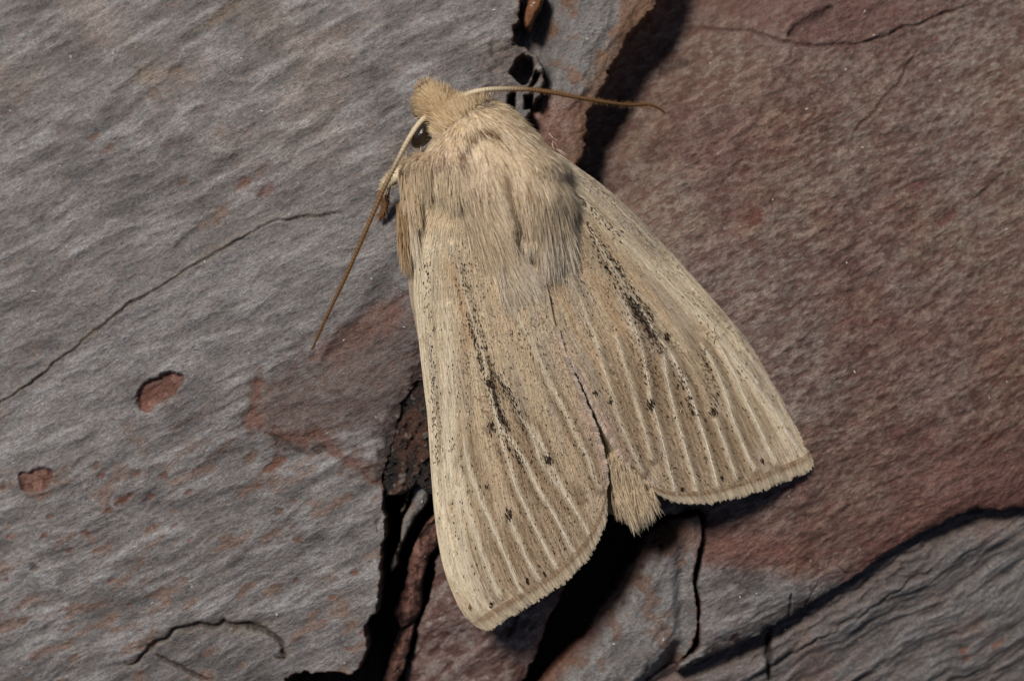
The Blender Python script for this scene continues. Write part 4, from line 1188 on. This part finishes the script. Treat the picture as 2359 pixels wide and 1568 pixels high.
# right forewing
RC = [(1270, 345), (1300, 362), (1335, 388), (1385, 424), (1440, 472), (1500, 533), (1560, 598), (1620, 664), (1680, 734), (1730, 794), (1775, 858), (1813, 922), (1842, 978), (1862, 1022), (1868, 1040)]
RD = [(1205, 500), (1222, 570), (1244, 640), (1260, 700), (1281, 765), (1309, 820), (1338, 870), (1366, 930), (1386, 975), (1406, 1010), (1430, 1050), (1462, 1092), (1492, 1118)]
RT = [(1855, 1058), (1800, 1082), (1740, 1106), (1680, 1124), (1620, 1137), (1570, 1140), (1530, 1134)]
RV = [vn(w5([(180, 520), (300, 740), (420, 940), (540, 1130), (700, 1360), (800, 1530)]) + w6([(620, 170), (680, 260), (780, 470), (850, 680), (920, 900), (985, 1150)]), 1.25, 1.3, c0=TANV * 1.1),
      vn(w6([(600, 180), (620, 360), (680, 620), (740, 830), (800, 1050), (835, 1185)]), 1.1, .9),
      vn(w5([(500, 1100), (560, 1330), (600, 1500)]) + w6([(400, 30), (470, 280), (510, 520), (560, 700), (610, 900), (685, 1195)]), 1.0, .9, c0=TANV),
      vn(w5([(70, 1050), (170, 1250), (260, 1500)]) + w6([(100, 30), (170, 280), (250, 560), (330, 780), (450, 1045)]), 1.0, .8, c0=TANV, c1=TANV * 1.12),
      vn(w6([(970, 680), (1050, 900), (1115, 1085)]), .9, .4),
      vn(w6([(870, 150), (960, 300), (1040, 500), (1100, 700), (1180, 890), (1245, 1030)]), 1.1, 1.0),
      vn(w6([(990, 140), (1090, 330), (1180, 530), (1260, 700), (1330, 850), (1395, 980)]), 1.1, .8),
      vn(w6([(1080, 220), (1250, 440), (1400, 640), (1520, 840), (1620, 955)]), 1.0, .6),
      vn(w5([(350, 560), (600, 800), (800, 1020), (1000, 1220), (1250, 1440)]) + w6([(960, 80), (1100, 220), (1270, 420)]), .9, .4, c0=TANV, c1=VEIN),
      vn(w5([(120, 330), (400, 610), (640, 830), (880, 1060), (1100, 1270), (1330, 1500)]), .8, .4, c0=WING_CREAM, c1=WING_CREAM),
      vn(w6([(270, 90), (380, 450), (450, 700), (520, 950)]), .6, .5, c0=TANV * .9, c1=TANV)]
R_CU = w5([(230, 690), (340, 900), (430, 1040), (560, 1230), (680, 1400), (760, 1520)]) + w6([(560, 110), (590, 200)])
RDK = [('line', R_CU, 150, 7, .9), ('line', w5([(560, 1200), (680, 1380), (780, 1560)]), 130, 5.5, 1.0), ('line', w5([(480, 960), (560, 1100), (700, 1300), (760, 1400)]), 90, 3, .9),
       ('line', w5([(190, 560), (330, 760), (500, 1000)]), 70, 4, .8), ('line', w5([(80, 310), (200, 430), (400, 620), (500, 680)]), 70, 4, .8),
       ('line', w5([(150, 130), (380, 370), (560, 570), (800, 800), (1000, 1010)]), 150, 9, .55), ('line', w5([(1100, 1170), (1250, 1340), (1400, 1440)]) + w6([(1140, 110), (1260, 320)]), 70, 10, .6),
       ('line', w6([(400, 40), (480, 250), (560, 450)]), 80, 14, .7), ('line', w6([(860, 160), (930, 420), (980, 560)]), 60, 8, .8), ('line', w6([(680, 280), (740, 450), (810, 640)]), 70, 10, .9),
       ('wing', (.35, .98), 240, 0, .75), ('wing', (.02, .35), 90, 0, .5), ('wing', (.3, .98), 2200, 0, .32)]
RSP = [(1500, 930, 1.2), (1642, 945, 1.3), (1535, 775, 1.0), (1372, 905, .6), (1660, 1100, .4), (1571, 1128, .35), (1408, 922, .5), (1595, 950, .5), (1755, 1060, .35)]
REX = [(R_CU, 12, .42, (.16, .11, .07)), (w5([(560, 1230), (680, 1400), (770, 1540)]), 6, .6, (.05, .035, .03)),
       (w5([(150, 560), (330, 720), (560, 980), (760, 1230), (900, 1420)]), 12, .35, (.50, .31, .17)), (w5([(300, 1050), (420, 1250), (500, 1500)]), 14, .4, (.52, .33, .18)),
       (w6([(760, 90), (860, 300), (930, 520)]), 22, .4, (.30, .20, .12)), (w6([(480, 220), (560, 420), (580, 620)]), 18, .4, (.28, .19, .12)),
       ([(1840, 1000), (1800, 1040), (1760, 1050)], 30, .35, (.66, .54, .42)), (w5([(80, 300), (200, 430)]), 5, .7, (.10, .06, .04))]
right = build_wing(1, RC, RD, RT, ([0, .2, .5, .8, 1], [1.45, 1.0, .28, -.16, -.33]), ([0, .2, .5, .8, 1], [2.22, 2.28, 2.14, 1.76, 1.36]), .40, RV, RDK, RSP, REX)

# edge of the left hindwing showing beside the forewing
hw = Wing([(950, 560), (941, 620), (943, 680), (955, 740), (972, 820), (995, 900)], [(1100, 600), (1120, 700), (1150, 800), (1180, 900), (1200, 1000), (1220, 1050)], ([0, 1], [.95, .75]), ([0, 1], [1.3, 1.2]), .05, 80, 60)
q = hw.px([(1080, 980)]); S_, T_ = np.meshgrid(np.linspace(0, 1, 80), np.linspace(0, 1, 60), indexing='ij')
V_ = P(q[..., 0], q[..., 1], hw.z(S_, T_))
mpart('hindwing', V_, [grid_faces(80, 60)], M_WING, np.tile(A_([.40, .32, .23]), (4800, 1)), uv=np.stack([S_ * 6, T_ * 3], -1).reshape(-1, 2))

# loose debris scales lying on the wings
for wg, spots_ in ((left, [(1105, 918, 5, 14), (1128, 925, 5, 12), (1123, 942, 14, 16), (1042, 1032, 3, 10), (1130, 1224, 2, 12), (1240, 740, 2, 12)]),
                   (right, [(1630, 765, 16, 16), (1648, 778, 8, 12), (1565, 950, 3, 10), (1715, 905, 3, 12), (1545, 1078, 3, 10)])):
    o, V, nn, tS, at = wg
    pos = []; dr = []; cl = []
    for x, y, m, sp_ in spots_:
        k = at(x + rng.normal(size=m) * sp_ * .35, y + rng.normal(size=m) * sp_ * .4); k = k[k >= 0]
        pos.append(V.reshape(-1, 3)[k] + np.array([0, 0, .02])); a = rng.normal(size=(len(k), 3)); a[:, 2] = np.abs(a[:, 2]) * .25; dr.append(a)
        cl.append(np.tile(A_([.62, .46, .32]), (len(k), 1)) * rng.uniform(.4, 1.2, (len(k), 1)))
    pos = np.concatenate(pos); dr = np.concatenate(dr); cl = np.concatenate(cl)
    h = hairs(pos, dr, rng.uniform(.06, .13, len(pos)), .028, cl, cl * 1.1, K=2, tip=.4)
    mpart('loose_scales', h[0], [h[1]], M_HAIR, h[2], o, stuff=True)

# grit and shed scales caught on the bark
m = len(DUST_POS)
a = rng.normal(size=(m, 3)); a[:, 2] = np.abs(a[:, 2]) * .3
gc = mix(A_([.62, .58, .52]), A_([.16, .09, .05]), (rng.uniform(size=m) < .72) * rng.uniform(.6, 1, m))
h = hairs(DUST_POS + np.array([0, 0, .012]), a, rng.uniform(.02, .075, m) * np.where(rng.uniform(size=m) < .03, 2.0, 1.0), rng.uniform(.014, .030, m), gc, gc, K=2, tip=.5)
grit = make_mesh('grit', h[0], [h[1]], M_SCALE, trunk, colors=np.clip(h[2], 0, 1))
grit['kind'] = 'stuff'

# short fur running from the shoulder out over the left wing base
o, V, nn, tS, at = left
m = 2600
fx = rng.uniform(958, 1062, m); fy = 425 + 95 * rng.beta(1.0, 2.2, m); fy += np.clip(1000 - fx, 0, 40) * .3
k = at(fx, fy); ok = k >= 0; k = k[ok]; fy = fy[ok]; m = len(k)
pos = V.reshape(-1, 3)[k] + np.array([0, 0, 1.0]) * (np.clip((480 - fy) / 60, 0, 1) * .30 * rng.uniform(.2, 1, m) + .02)[:, None]
dd = tS.reshape(-1, 3)[k] + nn.reshape(-1, 3)[k] * .04 + rng.normal(size=(m, 3)) * .07
ca = mix(HAIR_M, HAIR_L, rng.uniform(size=m) * 1.3); cb = mix(HAIR_L, WING_CREAM * 1.15, rng.uniform(size=m))
h = hairs(pos, dd, rng.uniform(.2, .5, m), rng.uniform(.013, .024, m), ca, cb, np.array([0, 0, -.10]), 4)
mpart('wing_base_fur', h[0], [h[1]], M_HAIR, h[2], o, stuff=True)
